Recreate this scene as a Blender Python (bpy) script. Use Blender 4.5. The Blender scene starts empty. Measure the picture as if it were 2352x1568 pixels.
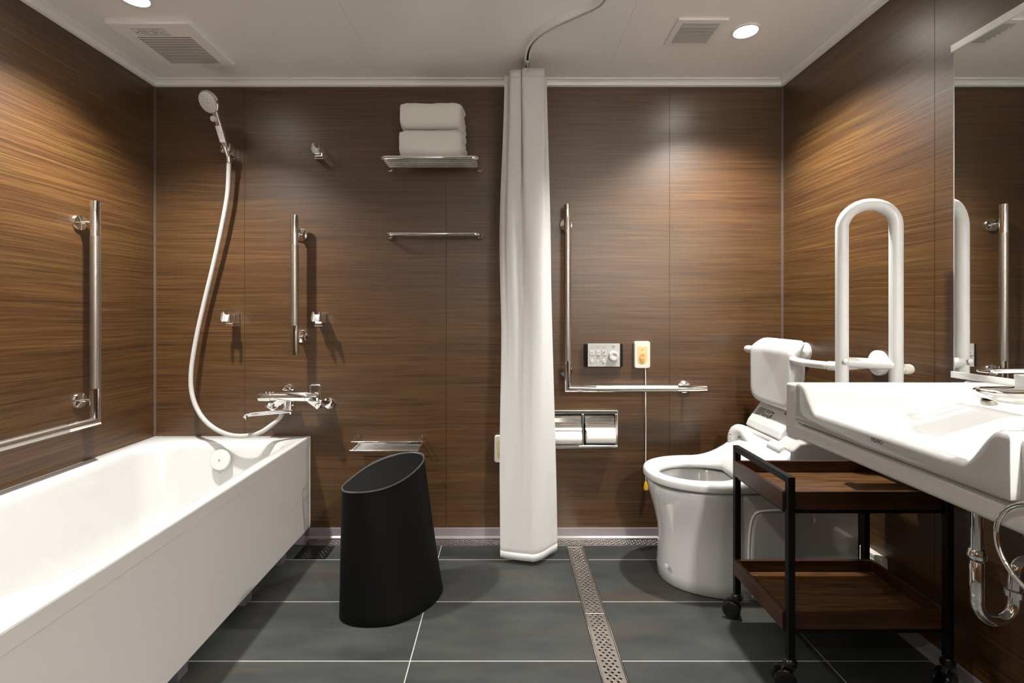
import bpy, bmesh, math, random
from mathutils import Vector, Matrix
from math import pi, sin, cos, sqrt, atan2
random.seed(7)
S = bpy.context.scene
C = S.collection
# ------------------------------------------------------------------ camera
cd = bpy.data.cameras.new('camera')
cam = bpy.data.objects.new('camera', cd); C.objects.link(cam)
cam.location = (0, 0, 1.047); cam.rotation_euler = (pi/2, 0, 0)
cd.sensor_width = 36.0
cd.lens = 36.0*1120/2352
cd.shift_x = (1176-1160)/2352
cd.shift_y = -(784-717)/2352
cd.clip_start = 0.02
S.camera = cam
# ------------------------------------------------------------------ view, world
S.view_settings.view_transform = 'Standard'; S.view_settings.look = 'None'
S.view_settings.gamma = 1; S.view_settings.use_curve_mapping = False
S.view_settings.exposure = 1.4
w = bpy.data.worlds.new('world'); S.world = w; w.use_nodes = True
w.node_tree.nodes['Background'].inputs[0].default_value = (0.9, 0.87, 0.82, 1)
w.node_tree.nodes['Background'].inputs[1].default_value = 0.0
# downlights in the ceiling: x, y, power; last two added as unseen fill  (lamps are built by downlight() below)
LAMPS = [(-1.26, 1.66, 74), (0.915, 1.854, 66), (-1.26, 0.45, 26), (0.90, -0.62, 125), (-0.55, -0.62, 22)]
LAMP_COL = (1.0, 0.965, 0.92)
SPOT = math.radians(126); BLEND = 1.0
H = 2.118; BY = 2.267; LX = -1.628; RX = 1.290; FY = -0.9

# ------------------------------------------------------------------ materials
def mat(name, col, rough=0.5, metal=0.0, spec=0.5, emit=None, es=0, coat=0, trans=0, bump=None, aniso=0):
    m = bpy.data.materials.new(name); m.use_nodes = True
    nt = m.node_tree; b = nt.nodes['Principled BSDF']
    b.inputs['Base Color'].default_value = (*col, 1); b.inputs['Roughness'].default_value = rough
    b.inputs['Metallic'].default_value = metal; b.inputs['Specular IOR Level'].default_value = spec
    if coat: b.inputs['Coat Weight'].default_value = coat; b.inputs['Coat Roughness'].default_value = 0.05
    if emit: b.inputs['Emission Color'].default_value = (*emit, 1); b.inputs['Emission Strength'].default_value = es
    if bump:
        n = nt.nodes.new('ShaderNodeTexNoise'); n.inputs['Scale'].default_value = bump[0]; n.inputs['Detail'].default_value = 4
        tc = nt.nodes.new('ShaderNodeTexCoord'); nt.links.new(tc.outputs['Object'], n.inputs['Vector'])
        bp = nt.nodes.new('ShaderNodeBump'); bp.inputs['Strength'].default_value = bump[1]; bp.inputs['Distance'].default_value = bump[2]
        nt.links.new(n.outputs['Fac'], bp.inputs['Height']); nt.links.new(bp.outputs['Normal'], b.inputs['Normal'])
    return m

def nd(nt, t, **kw):
    n = nt.nodes.new(t)
    for k, v in kw.items(): setattr(n, k, v)
    return n
def mth(nt, op, a, b=None):
    n = nd(nt, 'ShaderNodeMath', operation=op)
    for i, v in enumerate((a, b)):
        if v is None: continue
        if isinstance(v, (int, float)): n.inputs[i].default_value = v
        else: nt.links.new(v, n.inputs[i])
    return n.outputs[0]

def wood(name, dark, mid, light, along=(1, 1, 60), rough=0.42, obj=False, bump=0.25):
    m = bpy.data.materials.new(name); m.use_nodes = True
    nt = m.node_tree; b = nt.nodes['Principled BSDF']; L = nt.links.new
    if obj: src = nd(nt, 'ShaderNodeTexCoord').outputs['Object']
    else: src = nd(nt, 'ShaderNodeNewGeometry').outputs['Position']
    # slow waviness of the grain
    wv = nd(nt, 'ShaderNodeTexNoise'); wv.inputs['Scale'].default_value = 1.7; wv.inputs['Detail'].default_value = 2
    L(src, wv.inputs['Vector'])
    sub = nd(nt, 'ShaderNodeVectorMath', operation='SUBTRACT'); L(wv.outputs['Color'], sub.inputs[0]); sub.inputs[1].default_value = (.5, .5, .5)
    sc_ = nd(nt, 'ShaderNodeVectorMath', operation='SCALE'); L(sub.outputs[0], sc_.inputs[0]); sc_.inputs['Scale'].default_value = 0.035
    ad = nd(nt, 'ShaderNodeVectorMath', operation='ADD'); L(src, ad.inputs[0]); L(sc_.outputs[0], ad.inputs[1])
    def nz(scale, det, mul):
        mp = nd(nt, 'ShaderNodeVectorMath', operation='MULTIPLY'); L(ad.outputs[0], mp.inputs[0]); mp.inputs[1].default_value = mul
        n = nd(nt, 'ShaderNodeTexNoise'); n.inputs['Scale'].default_value = scale; n.inputs['Detail'].default_value = det; n.inputs['Roughness'].default_value = 0.6
        L(mp.outputs[0], n.inputs['Vector']); return n.outputs['Fac']
    a = along
    f1 = nz(1.0, 3, (a[0]*1.5, a[1]*1.5, a[2]*1.3)); f2 = nz(1.0, 3, (a[0]*4.5, a[1]*4.5, a[2]*6.5)); f3 = nz(1.0, 3, (a[0]*.6, a[1]*.6, a[2]*.16))
    s = mth(nt, 'ADD', mth(nt, 'MULTIPLY', f1, .30), mth(nt, 'ADD', mth(nt, 'MULTIPLY', f2, .52), mth(nt, 'MULTIPLY', f3, .18)))
    r = nd(nt, 'ShaderNodeValToRGB'); L(s, r.inputs[0])
    e = r.color_ramp.elements; e[0].position = .36; e[0].color = (*dark, 1); e[1].position = .64; e[1].color = (*light, 1)
    k = e.new(.5); k.color = (*mid, 1)
    # slow drift of the veneer's tint
    f4 = nz(1.0, 2, (a[0]*1.6, a[1]*1.6, a[2]*.12)); r4 = nd(nt, 'ShaderNodeValToRGB'); L(f4, r4.inputs[0])
    e4 = r4.color_ramp.elements; e4[0].position = .38; e4[0].color = (1.0, .94, .92, 1); e4[1].position = .62; e4[1].color = (.96, .99, .92, 1)
    mu = nd(nt, 'ShaderNodeMixRGB', blend_type='MULTIPLY'); mu.inputs[0].default_value = 1; L(r.outputs[0], mu.inputs[1]); L(r4.outputs[0], mu.inputs[2])
    L(mu.outputs[0], b.inputs['Base Color'])
    b.inputs['Roughness'].default_value = rough; b.inputs['Specular IOR Level'].default_value = .5 if obj else .8
    bp = nd(nt, 'ShaderNodeBump'); bp.inputs['Strength'].default_value = bump; bp.inputs['Distance'].default_value = .0006
    L(f2, bp.inputs['Height']); L(bp.outputs[0], b.inputs['Normal'])
    return m

def tile_mat():
    m = bpy.data.materials.new('slate_tile'); m.use_nodes = True
    nt = m.node_tree; b = nt.nodes['Principled BSDF']; L = nt.links.new
    g = nd(nt, 'ShaderNodeNewGeometry'); sp = nd(nt, 'ShaderNodeSeparateXYZ'); L(g.outputs['Position'], sp.inputs[0])
    # 600 x 300 tiles, joints at x = -0.285 + 0.6 k and y = 2.0645 - 0.3 k
    tx = mth(nt, 'DIVIDE', mth(nt, 'ADD', sp.outputs[0], .285+5.0), 1.25)
    ty = mth(nt, 'DIVIDE', mth(nt, 'ADD', sp.outputs[1], -2.0645+6.0), .3)
    fx = mth(nt, 'FRACT', tx); fy = mth(nt, 'FRACT', ty)
    dx = mth(nt, 'MULTIPLY', mth(nt, 'MINIMUM', fx, mth(nt, 'SUBTRACT', 1, fx)), 1.25)
    dy = mth(nt, 'MULTIPLY', mth(nt, 'MINIMUM', fy, mth(nt, 'SUBTRACT', 1, fy)), .3)
    d = mth(nt, 'MINIMUM', dx, dy)
    joint = mth(nt, 'LESS_THAN', d, .0016)
    cv = nd(nt, 'ShaderNodeCombineXYZ'); L(mth(nt, 'FLOOR', tx), cv.inputs[0]); L(mth(nt, 'FLOOR', ty), cv.inputs[1])
    wn = nd(nt, 'ShaderNodeTexWhiteNoise'); L(cv.outputs[0], wn.inputs['Vector'])
    off = nd(nt, 'ShaderNodeVectorMath', operation='SCALE'); L(wn.outputs['Color'], off.inputs[0]); off.inputs['Scale'].default_value = 13
    ad = nd(nt, 'ShaderNodeVectorMath', operation='ADD'); L(g.outputs['Position'], ad.inputs[0]); L(off.outputs[0], ad.inputs[1])
    mp = nd(nt, 'ShaderNodeVectorMath', operation='MULTIPLY'); L(ad.outputs[0], mp.inputs[0]); mp.inputs[1].default_value = (1, 2.6, 1)
    n1 = nd(nt, 'ShaderNodeTexNoise'); n1.inputs['Scale'].default_value = 3.2; n1.inputs['Detail'].default_value = 6; n1.inputs['Roughness'].default_value = .62; L(mp.outputs[0], n1.inputs['Vector'])
    n2 = nd(nt, 'ShaderNodeTexNoise'); n2.inputs['Scale'].default_value = 2.0; n2.inputs['Detail'].default_value = 3
    mp2 = nd(nt, 'ShaderNodeVectorMath', operation='MULTIPLY'); L(ad.outputs[0], mp2.inputs[0]); mp2.inputs[1].default_value = (1, 4.5, 1); L(mp2.outputs[0], n2.inputs['Vector'])
    r = nd(nt, 'ShaderNodeValToRGB'); L(n1.outputs['Fac'], r.inputs[0])
    e = r.color_ramp.elements; e[0].position = .3; e[0].color = (.021, .0235, .0235, 1); e[1].position = .72; e[1].color = (.052, .0545, .051, 1)
    r2 = nd(nt, 'ShaderNodeValToRGB'); L(n2.outputs['Fac'], r2.inputs[0])
    e = r2.color_ramp.elements; e[0].position = .56; e[0].color = (0, 0, 0, 1); e[1].position = .74; e[1].color = (.55, .55, .55, 1)
    mx = nd(nt, 'ShaderNodeMixRGB'); L(r2.outputs[0], mx.inputs[0]); L(r.outputs[0], mx.inputs[1]); mx.inputs[2].default_value = (.068, .044, .030, 1)
    mj = nd(nt, 'ShaderNodeMixRGB'); L(joint, mj.inputs[0]); L(mx.outputs[0], mj.inputs[1]); mj.inputs[2].default_value = (.42, .42, .40, 1)
    L(mj.outputs[0], b.inputs['Base Color'])
    b.inputs['Roughness'].default_value = .5; b.inputs['Specular IOR Level'].default_value = .35
    n3 = nd(nt, 'ShaderNodeTexNoise'); n3.inputs['Scale'].default_value = 220; n3.inputs['Detail'].default_value = 3; L(g.outputs['Position'], n3.inputs['Vector'])
    hh = mth(nt, 'SUBTRACT', mth(nt, 'MULTIPLY', n3.outputs['Fac'], .3), joint)
    bp = nd(nt, 'ShaderNodeBump'); bp.inputs['Strength'].default_value = .3; bp.inputs['Distance'].default_value = .0008; L(hh, bp.inputs['Height']); L(bp.outputs[0], b.inputs['Normal'])
    return m

M = {}
M['wall'] = wood('walnut_panel', (.024, .0096, .0026), (.069, .0305, .0082), (.132, .0670, .0200), along=(.9, .9, 75), rough=.38)
M['wallw'] = mat('white_bounce_wall', (.84, .83, .80), .5)
M['seamg'] = mat('grey_foot', (.10, .10, .10), .4)
M['seam'] = mat('panel_gap', (.012, .007, .004), .8)
M['wood2'] = wood('shaded_tray_wood', (.022, .008, .003), (.05, .018, .007), (.10, .042, .016), along=(2, 2, 30), rough=.35, obj=True)  # rim wood darker than the tray floor: its shade put into the colour
M['woodt'] = wood('tray_wood_long', (.03, .012, .004), (.085, .037, .013), (.17, .085, .032), along=(1.5, 30, 30), rough=.35, obj=True)
M['tile'] = tile_mat()
M['ceil'] = mat('ceiling_panel', (.93, .915, .88), .30, bump=(260, .12, .0005))
M['trimw'] = mat('white_trim', (.86, .85, .82), .4)
M['corner'] = mat('corner_strip', (.16, .12, .10), .4, .3)
M['base'] = mat('grey_baseboard', (.26, .23, .245), .28, bump=(300, .3, .0006))
M['tub'] = mat('tub_acrylic', (.58, .58, .57), .12, coat=.4)
M['apron'] = mat('apron_panel', (.58, .56, .53), .38)
M['porc'] = mat('porcelain', (.54, .54, .53), .07, coat=.5)
M['plast'] = mat('white_plastic', (.62, .62, .61), .24)
M['railw'] = mat('white_vinyl', (.63, .63, .62), .36)
M['counter'] = mat('counter_laminate', (.60, .585, .56), .33)
M['chrome'] = mat('chrome', (.88, .87, .85), .05, 1.0)
M['satin'] = mat('satin_steel', (.52, .48, .43), .34, 1.0, bump=(500, .08, .0003))
M['steel'] = mat('polished_steel', (.72, .69, .65), .16, 1.0)
M['grate'] = mat('grate_steel', (.47, .44, .40), .30, 1.0)
M['pit'] = mat('drain_pit', (.015, .015, .015), .7)
M['black'] = mat('black_metal', (.004, .004, .004), .42, .0, .22)
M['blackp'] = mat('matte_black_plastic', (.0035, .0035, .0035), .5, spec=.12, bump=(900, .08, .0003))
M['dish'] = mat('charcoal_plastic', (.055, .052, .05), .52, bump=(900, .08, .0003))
M['rubber'] = mat('glossy_black_plastic', (.009, .009, .009), .18)
M['hose'] = mat('grey_hose', (.42, .41, .395), .3)
M['head'] = mat('spray_plate', (.50, .49, .47), .4)
M['cloth'] = mat('towel', (.92, .90, .84), .95, bump=(420, 1.0, .004))
M['silver'] = mat('silver_panel', (.50, .49, .475), .4, .25)
M['btn'] = mat('grey_button', (.56, .55, .53), .4)
M['darkink'] = mat('dark_ink', (.05, .05, .05), .6)
M['greyink'] = mat('grey_ink', (.22, .22, .22), .6)
M['whiteink'] = mat('white_ink', (.9, .88, .85), .5)
M['redink'] = mat('red_ink', (.6, .05, .04), .5)
M['cream'] = mat('cream_plastic', (.70, .67, .58), .35)
M['yellowp'] = mat('pale_yellow_panel', (.66, .53, .26), .4)
M['orange'] = mat('orange_button', (.72, .30, .04), .35)
M['yellow'] = mat('yellow_pull', (.88, .50, .02), .35)
M['paper'] = mat('paper', (.86, .84, .80), .9)
M['mirror'] = mat('mirror_glass', (.84, .86, .84), .0, 1.0)
M['mframe'] = mat('mirror_trim', (.76, .76, .74), .3, .1)
M['lamp'] = mat('lamp_lens', (1, 1, 1), .5, emit=(1.0, .95, .86), es=28)
M['led'] = mat('led_dot', (1, 1, 1), .5, emit=(1.0, .98, .95), es=2.5)
M['door'] = mat('door_panel', (.80, .79, .76), .4)
M['rubbl'] = mat('dark_slot', (.03, .03, .028), .7)
M['shaded_louvre'] = mat('shaded_louvre', (.42, .41, .385), .45)  # blades of the white vent greyed, the shade on them put into the colour
# curtain: thin cloth that lets some light through
m = bpy.data.materials.new('curtain_cloth'); m.use_nodes = True; nt = m.node_tree
b = nt.nodes['Principled BSDF']; b.inputs['Base Color'].default_value = (.84, .835, .83, 1); b.inputs['Roughness'].default_value = .55
tr = nt.nodes.new('ShaderNodeBsdfTranslucent'); tr.inputs[0].default_value = (.86, .86, .85, 1)
mxs = nt.nodes.new('ShaderNodeMixShader'); mxs.inputs[0].default_value = .28
nt.links.new(b.outputs[0], mxs.inputs[1]); nt.links.new(tr.outputs[0], mxs.inputs[2]); nt.links.new(mxs.outputs[0], nt.nodes['Material Output'].inputs[0])
M['curtain'] = m
m = bpy.data.materials.new('clear_plastic'); m.use_nodes = True; b = m.node_tree.nodes['Principled BSDF']
b.inputs['Base Color'].default_value = (.9, .9, .88, 1); b.inputs['Roughness'].default_value = .12; b.inputs['Transmission Weight'].default_value = .6
M['clear'] = m

# ------------------------------------------------------------------ object helpers
def wloc(o):
    v = Vector((0, 0, 0))
    while o is not None: v += o.location; o = o.parent
    return v
def obj(name, bm, m, parent=None, smooth=True, bevel=0, seg=2, sub=0, angle=40, label=None, origin=None):
    """link a bmesh (in room coordinates) as ONE mesh object below its parent"""
    bmesh.ops.recalc_face_normals(bm, faces=bm.faces)
    me = bpy.data.meshes.new(name)
    base = wloc(parent) if parent is not None else Vector((0, 0, 0))
    if origin is None:
        if bm.verts:
            lo = [min(v.co[i] for v in bm.verts) for i in range(3)]; hi = [max(v.co[i] for v in bm.verts) for i in range(3)]
            origin = Vector(((lo[0]+hi[0])/2, (lo[1]+hi[1])/2, lo[2]))
        else: origin = base
    origin = Vector(origin)
    bmesh.ops.translate(bm, verts=bm.verts, vec=-origin)
    bm.to_mesh(me); bm.free()
    me.materials.append(M[m] if isinstance(m, str) else m)
    o = bpy.data.objects.new(name, me); C.objects.link(o)
    if parent is not None: o.parent = parent
    o.location = origin-base
    if smooth:
        for p in me.polygons: p.use_smooth = True
    if bevel:
        md = o.modifiers.new('bevel', 'BEVEL'); md.width = bevel; md.segments = seg; md.limit_method = 'ANGLE'; md.angle_limit = math.radians(35)
        md.harden_normals = False
    if sub:
        md = o.modifiers.new('sub', 'SUBSURF'); md.levels = sub; md.render_levels = sub
    if smooth and not sub:
        try:
            me.set_sharp_from_angle(angle=math.radians(angle))
        except Exception: pass
    if label: o['label'] = label
    return o
def tag(o, label, cat, group=None):
    o['label'] = label; o['category'] = cat
    if group: o['group'] = group
    return o
def struct(name, bm, m, parent=None, **k):
    o = obj(name, bm, m, parent, **k)
    if parent is None: o['kind'] = 'structure'
    return o
def thing(name, label, cat, loc, group=None):
    o = bpy.data.objects.new(name, None); C.objects.link(o); o.location = loc
    o.empty_display_size = .05
    return tag(o, label, cat, group)
def dup(root, delta, label):
    r = root.copy(); C.objects.link(r); r.location = root.location+Vector(delta); r['label'] = label
    for ch in list(root.children):
        c = ch.copy(); C.objects.link(c); c.parent = r
        for g in list(ch.children):
            d = g.copy(); C.objects.link(d); d.parent = c
    return r
def B(): return bmesh.new()

def box(bm, x0, x1, y0, y1, z0, z1, mtx=None):
    vs = [bm.verts.new((x, y, z)) for z in (z0, z1) for y in (y0, y1) for x in (x0, x1)]
    for f in ((0, 2, 3, 1), (4, 5, 7, 6), (0, 1, 5, 4), (2, 6, 7, 3), (0, 4, 6, 2), (1, 3, 7, 5)):
        bm.faces.new([vs[i] for i in f])
    if mtx is not None: bmesh.ops.transform(bm, matrix=mtx, verts=vs)
    return bm
def rails(rows, bm, closed=True, cap=True, loop=False):
    """bridge rows of points (each row a ring)"""
    R = [[bm.verts.new(p) for p in r] for r in rows]
    n = len(R[0]); k = len(R)
    for i in range(k-1 + (1 if loop else 0)):
        a, c = R[i], R[(i+1) % k]
        for j in range(n if closed else n-1):
            bm.faces.new((a[j], a[(j+1) % n], c[(j+1) % n], c[j]))
    if cap and not loop:
        if len(R[0]) > 2:
            bm.faces.new(R[0][::-1]); bm.faces.new(R[-1])
    return R
def frame_of(t):
    t = t.normalized(); up = Vector((0, 0, 1)) if abs(t.z) < .9 else Vector((0, 1, 0))
    a = t.cross(up).normalized(); return a, t.cross(a).normalized()
def tube(bm, pts, r, n=16, cap=True, loop=False, round_end=False):
    pts = [Vector(p) for p in pts]; k = len(pts)
    rr = r if isinstance(r, (list, tuple)) else [r]*k
    rr = list(rr)
    tans = []
    for i in range(k):
        a = pts[(i-1) % k] if (loop or i > 0) else pts[i]; c = pts[(i+1) % k] if (loop or i < k-1) else pts[i]
        tans.append((c-a).normalized())
    a, _ = frame_of(tans[0]); rows = []
    prev = tans[0]
    for i in range(k):
        t = tans[i]
        ax = prev.cross(t)
        if ax.length > 1e-7:
            a = Matrix.Rotation(prev.angle(t), 3, ax.normalized()) @ a
        a = (a-t*a.dot(t)).normalized(); bb = t.cross(a)
        rows.append([pts[i]+(a*cos(2*pi*j/n)+bb*sin(2*pi*j/n))*rr[i] for j in range(n)]); prev = t
    if round_end and not loop:
        def dome(p, t, row, sgn):
            out = []
            c = p; r0 = (row[0]-p).length
            for q in (1, 2, 3):
                ang = q*pi/2/3.4
                out.append([c+(v-c)*cos(ang)+t*sgn*r0*sin(ang) for v in row])
            return out
        rows = dome(pts[0], tans[0], rows[0], -1)[::-1]+rows+dome(pts[-1], tans[-1], rows[-1], 1)
    rails(rows, bm, True, cap, loop)
    return bm
def cyl(bm, p, q, r, n=24, r2=None): return tube(bm, [p, q], [r, r if r2 is None else r2], n)
def lathe(bm, prof, o, axis, n=32):
    """profile [(radius, along)] turned about the axis through o"""
    o = Vector(o); t = Vector(axis).normalized(); a, b_ = frame_of(t)
    rows = [[o+t*h+(a*cos(2*pi*j/n)+b_*sin(2*pi*j/n))*max(r, 1e-4) for j in range(n)] for r, h in prof]
    rails(rows, bm); return bm
def spline(pts, n=8, loop=False):
    P = [Vector(p) for p in pts]; out = []
    k = len(P); rng = range(k if loop else k-1)
    for i in rng:
        if loop: p0, p1, p2, p3 = P[(i-1) % k], P[i], P[(i+1) % k], P[(i+2) % k]
        else: p0, p1, p2, p3 = P[max(i-1, 0)], P[i], P[i+1], P[min(i+2, k-1)]
        for s in range(n):
            t = s/n
            out.append(.5*((2*p1)+(-p0+p2)*t+(2*p0-5*p1+4*p2-p3)*t*t+(-p0+3*p1-3*p2+p3)*t**3))
    if not loop: out.append(P[-1])
    return out
def fillet(pts, r, n=8):
    """polyline with rounded corners"""
    P = [Vector(p) for p in pts]; out = [P[0]]
    for i in range(1, len(P)-1):
        a = (P[i-1]-P[i]).normalized(); c = (P[i+1]-P[i]).normalized()
        ang = a.angle(c); d = r/math.tan(ang/2)
        s = P[i]+a*d; e = P[i]+c*d; cen = P[i]+(a+c).normalized()*(r/sin(ang/2))
        for k in range(n+1):
            t = k/n; v = (s-cen)*sin((1-t)*(pi-ang))/sin(pi-ang)+(e-cen)*sin(t*(pi-ang))/sin(pi-ang)
            out.append(cen+v)
    out.append(P[-1]); return out
def rrect(x0, x1, y0, y1, r, n=8):
    """rounded rectangle; r is one radius or four (x1y1, x0y1, x0y0, x1y0)"""
    if not isinstance(r, (tuple, list)): r = (r,)*4
    out = []
    for q, (cx, cy, sx, sy) in enumerate(((x1, y1, -1, -1), (x0, y1, 1, -1), (x0, y0, 1, 1), (x1, y0, -1, 1))):
        ox, oy = cx+sx*r[q], cy+sy*r[q]
        for k in range(n+1):
            a = q*pi/2+k/n*pi/2; out.append((ox+r[q]*cos(a), oy+r[q]*sin(a)))
    return out
def sm(a, b_, x):
    t = min(1, max(0, (x-a)/(b_-a))); return t*t*(3-2*t)
def prism(bm, poly, axis, a, b_):
    """extrude a 2D polygon along x, y or z"""
    def P(u, v, h): return {'x': (h, u, v), 'y': (u, h, v), 'z': (u, v, h)}[axis]
    rails([[P(u, v, a) for u, v in poly], [P(u, v, b_) for u, v in poly]], bm); return bm
def text(name, s, size, loc, rot, m, parent, depth=.0006, space=1.0):
    cu = bpy.data.curves.new(name, 'FONT'); cu.body = s; cu.size = size; cu.extrude = depth; cu.align_x = 'CENTER'; cu.align_y = 'CENTER'; cu.space_character = space
    t = bpy.data.objects.new(name, cu); C.objects.link(t)
    bpy.context.view_layer.update()
    me = bpy.data.meshes.new_from_object(t.evaluated_get(bpy.context.evaluated_depsgraph_get()))
    bpy.data.objects.remove(t)
    me.name = name; me.materials.clear(); me.materials.append(M[m])
    o = bpy.data.objects.new(name, me); C.objects.link(o); o.parent = parent
    o.location = Vector(loc)-wloc(parent); o.rotation_euler = rot
    return o
def text_lines(bm, u0, u1, rows, put, h=.0016, dens=.8):
    """rows of tiny print too small to read, as little ink dashes; put(u, v0, v1, u2) makes one"""
    for v in rows:
        u = u0
        while u < u1:
            l = random.uniform(.0015, .004)
            if random.random() < dens: put(u, min(u+l, u1), v, v+h)
            u += l+.0012

# ------------------------------------------------------------------ the room
SEAMS = [-1.2105, -.273, .765]
bm = B(); xs = [LX-.05]+SEAMS+[RX+.05]
for i in range(4): box(bm, xs[i]+(.0007 if i else 0), xs[i+1]-(.0007 if i < 3 else 0), BY, BY+.006, .045, H+.02)
wb = struct('wall_back', bm, 'wall', smooth=False)
struct('backing_board', box(B(), LX-.05, RX+.05, BY+.006, BY+.05, -.05, H+.02), 'seam', wb, smooth=False)
bm = B(); ys = [FY-.05, -.41, .527, 1.464, BY]
ysL = [FY-.05, .29, 1.25-.02, BY]
ysL = [FY-.05, .40, BY]
for i in range(len(ysL)-1): box(bm, LX-.006, LX, ysL[i]+.0012, ysL[i+1]-.0012, .0, H+.02)
wl = struct('wall_left', bm, 'wall', smooth=False)
struct('backing_board', box(B(), LX-.05, LX-.006, FY-.05, BY, -.05, H+.02), 'seam', wl, smooth=False)
bm = B()
for i in range(len(ys)-1): box(bm, RX, RX+.006, ys[i]+.0007, ys[i+1]-.0007, .045, H+.02)
wr = struct('wall_right', bm, 'wall', smooth=False)
struct('backing_board', box(B(), RX+.006, RX+.05, FY-.05, BY, -.05, H+.02), 'seam', wr, smooth=False)
bm = B()
box(bm, LX, -.55, FY-.05, FY, 1.0, H+.02); box(bm, .35, RX, FY-.05, FY, 1.0, H+.02); box(bm, -.55, .35, FY-.05, FY, 2.0, H+.02)
wf = struct('wall_front', bm, 'wallw', smooth=False)  # unseen upper wall made white to bounce light onto the ceiling
bm = B(); box(bm, LX, -.55, FY-.05, FY+.008, 0, 1.0); box(bm, .35, RX, FY-.05, FY+.008, 0, 1.0)
struct('added_dado', bm, 'wall', wf, smooth=False)  # dark lower half added to keep bounce from reaching under the counter
bm = B(); box(bm, -.55, .35, FY-.045, FY-.01, 0, 2.0)
dr = struct('added_door_1', bm, 'wall', smooth=False)  # unseen door added for its bounce, then kept dark to hold that back
bm = B(); tube(bm, fillet([(.22, FY-.01, .8), (.22, FY+.04, .8), (.22, FY+.04, 1.15), (.22, FY-.01, 1.15)], .015), .01, 12)
struct('door_handle', bm, 'steel', dr)
# ceiling in panels
bm = B(); cx = [LX-.05, -.574, .4547, RX+.05]
for i in range(3): box(bm, cx[i]+(.0004 if i else 0), cx[i+1]-(.0004 if i < 2 else 0), FY-.05, BY+.05, H, H+.006)
cl = struct('ceiling', bm, 'ceil', smooth=False)
struct('backing_board', box(B(), LX-.05, RX+.05, FY-.05, BY+.05, H+.006, H+.05), 'seam', cl, smooth=False)
# cove trim round the ceiling
def cove(x0, y0, x1, y1, nx, ny):
    bm = B(); prof = [(0, H), (.040, H), (.040, H-.004), (.026, H-.005), (.018, H-.010), (.014, H-.022), (.002, H-.024), (0, H-.024)]
    rails([[(x+nx*u, y+ny*u, z) for u, z in prof] for x, y in ((x0, y0), (x1, y1))], bm); return bm
struct('trim_1', cove(LX, BY, RX, BY, 0, -1), 'trimw', smooth=False)
struct('trim_2', cove(LX, FY, LX, BY, 1, 0), 'trimw', smooth=False)
struct('trim_3', cove(RX, FY, RX, BY, -1, 0), 'trimw', smooth=False)
struct('trim_4', box(B(), LX, LX+.007, BY-.007, BY, .40, H-.024), 'corner', smooth=False)
struct('trim_5', box(B(), RX-.007, RX, BY-.007, BY, .047, H-.024), 'corner', smooth=False)
# floor with the drain channels left open
DX0, DX1, GY0, GY1 = .274, .352, 2.188, 2.256
bm = B()
box(bm, LX-.05, DX0, FY-.05, GY0, -.03, 0); box(bm, DX1, RX+.05, FY-.05, GY0, -.03, 0)
box(bm, DX0, DX1, FY-.05, .75, -.03, 0)
fl = struct('floor', bm, 'tile', smooth=False)
bm = B(); box(bm, LX-.05, RX+.05, FY-.05, BY+.05, -.06, -.03)
struct('drain_pit', bm, 'pit', fl, smooth=False)
def baseb(x0, y0, x1, y1, nx, ny):
    prof = [(-.01, .047), (.004, .047), (.005, .044), (.005, .010), (.012, .004), (.013, -.028), (-.01, -.028)]
    bm = B(); rails([[(x+nx*u, y+ny*u, z) for u, z in prof] for x, y in ((x0, y0), (x1, y1))], bm); return bm
struct('baseboard_back', baseb(LX, BY, RX, BY, 0, -1), 'base', smooth=False)
struct('baseboard_right', baseb(RX, FY, RX, BY, -1, 0), 'base', smooth=False)

# ------------------------------------------------------------------ lamps
def downlight(x, y, p, label):
    t = thing('downlight', label, 'ceiling light', (x, y, H), 'recessed ceiling downlights')
    obj('trim_ring', lathe(B(), [(.040, 0), (.052, 0), (.052, -.004), (.048, -.006), (.043, -.006), (.040, -.003)], (x, y, H), (0, 0, 1), 40), 'trimw', t)
    obj('lens', lathe(B(), [(0, -.001), (.041, -.001), (.041, -.003), (0, -.0045)], (x, y, H), (0, 0, 1), 40), 'lamp', t)
    ld = bpy.data.lights.new('downlight_beam', 'SPOT'); ld.energy = p; ld.color = LAMP_COL
    ld.spot_size = math.radians(165) if y < 0 else (math.radians(114) if y < 1 else SPOT); ld.spot_blend = BLEND; ld.shadow_soft_size = .03  # added fill lamps behind the camera get the widest beam
    l = bpy.data.objects.new('downlight_beam', ld); C.objects.link(l); l.parent = t; l.location = (0, 0, -.045)
    return t
LL = ['round downlight in the ceiling above the bathtub', 'glowing round downlight in the ceiling beside the louvred vent',
      'round downlight in the ceiling toward the near end of the bathtub', 'added unseen fill downlight in the ceiling behind the washbasin counter, by the front wall', 'added unseen fill downlight in the ceiling in front of the door']
for (x, y, p), s in zip(LAMPS, LL): downlight(x, y, p, s)

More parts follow.
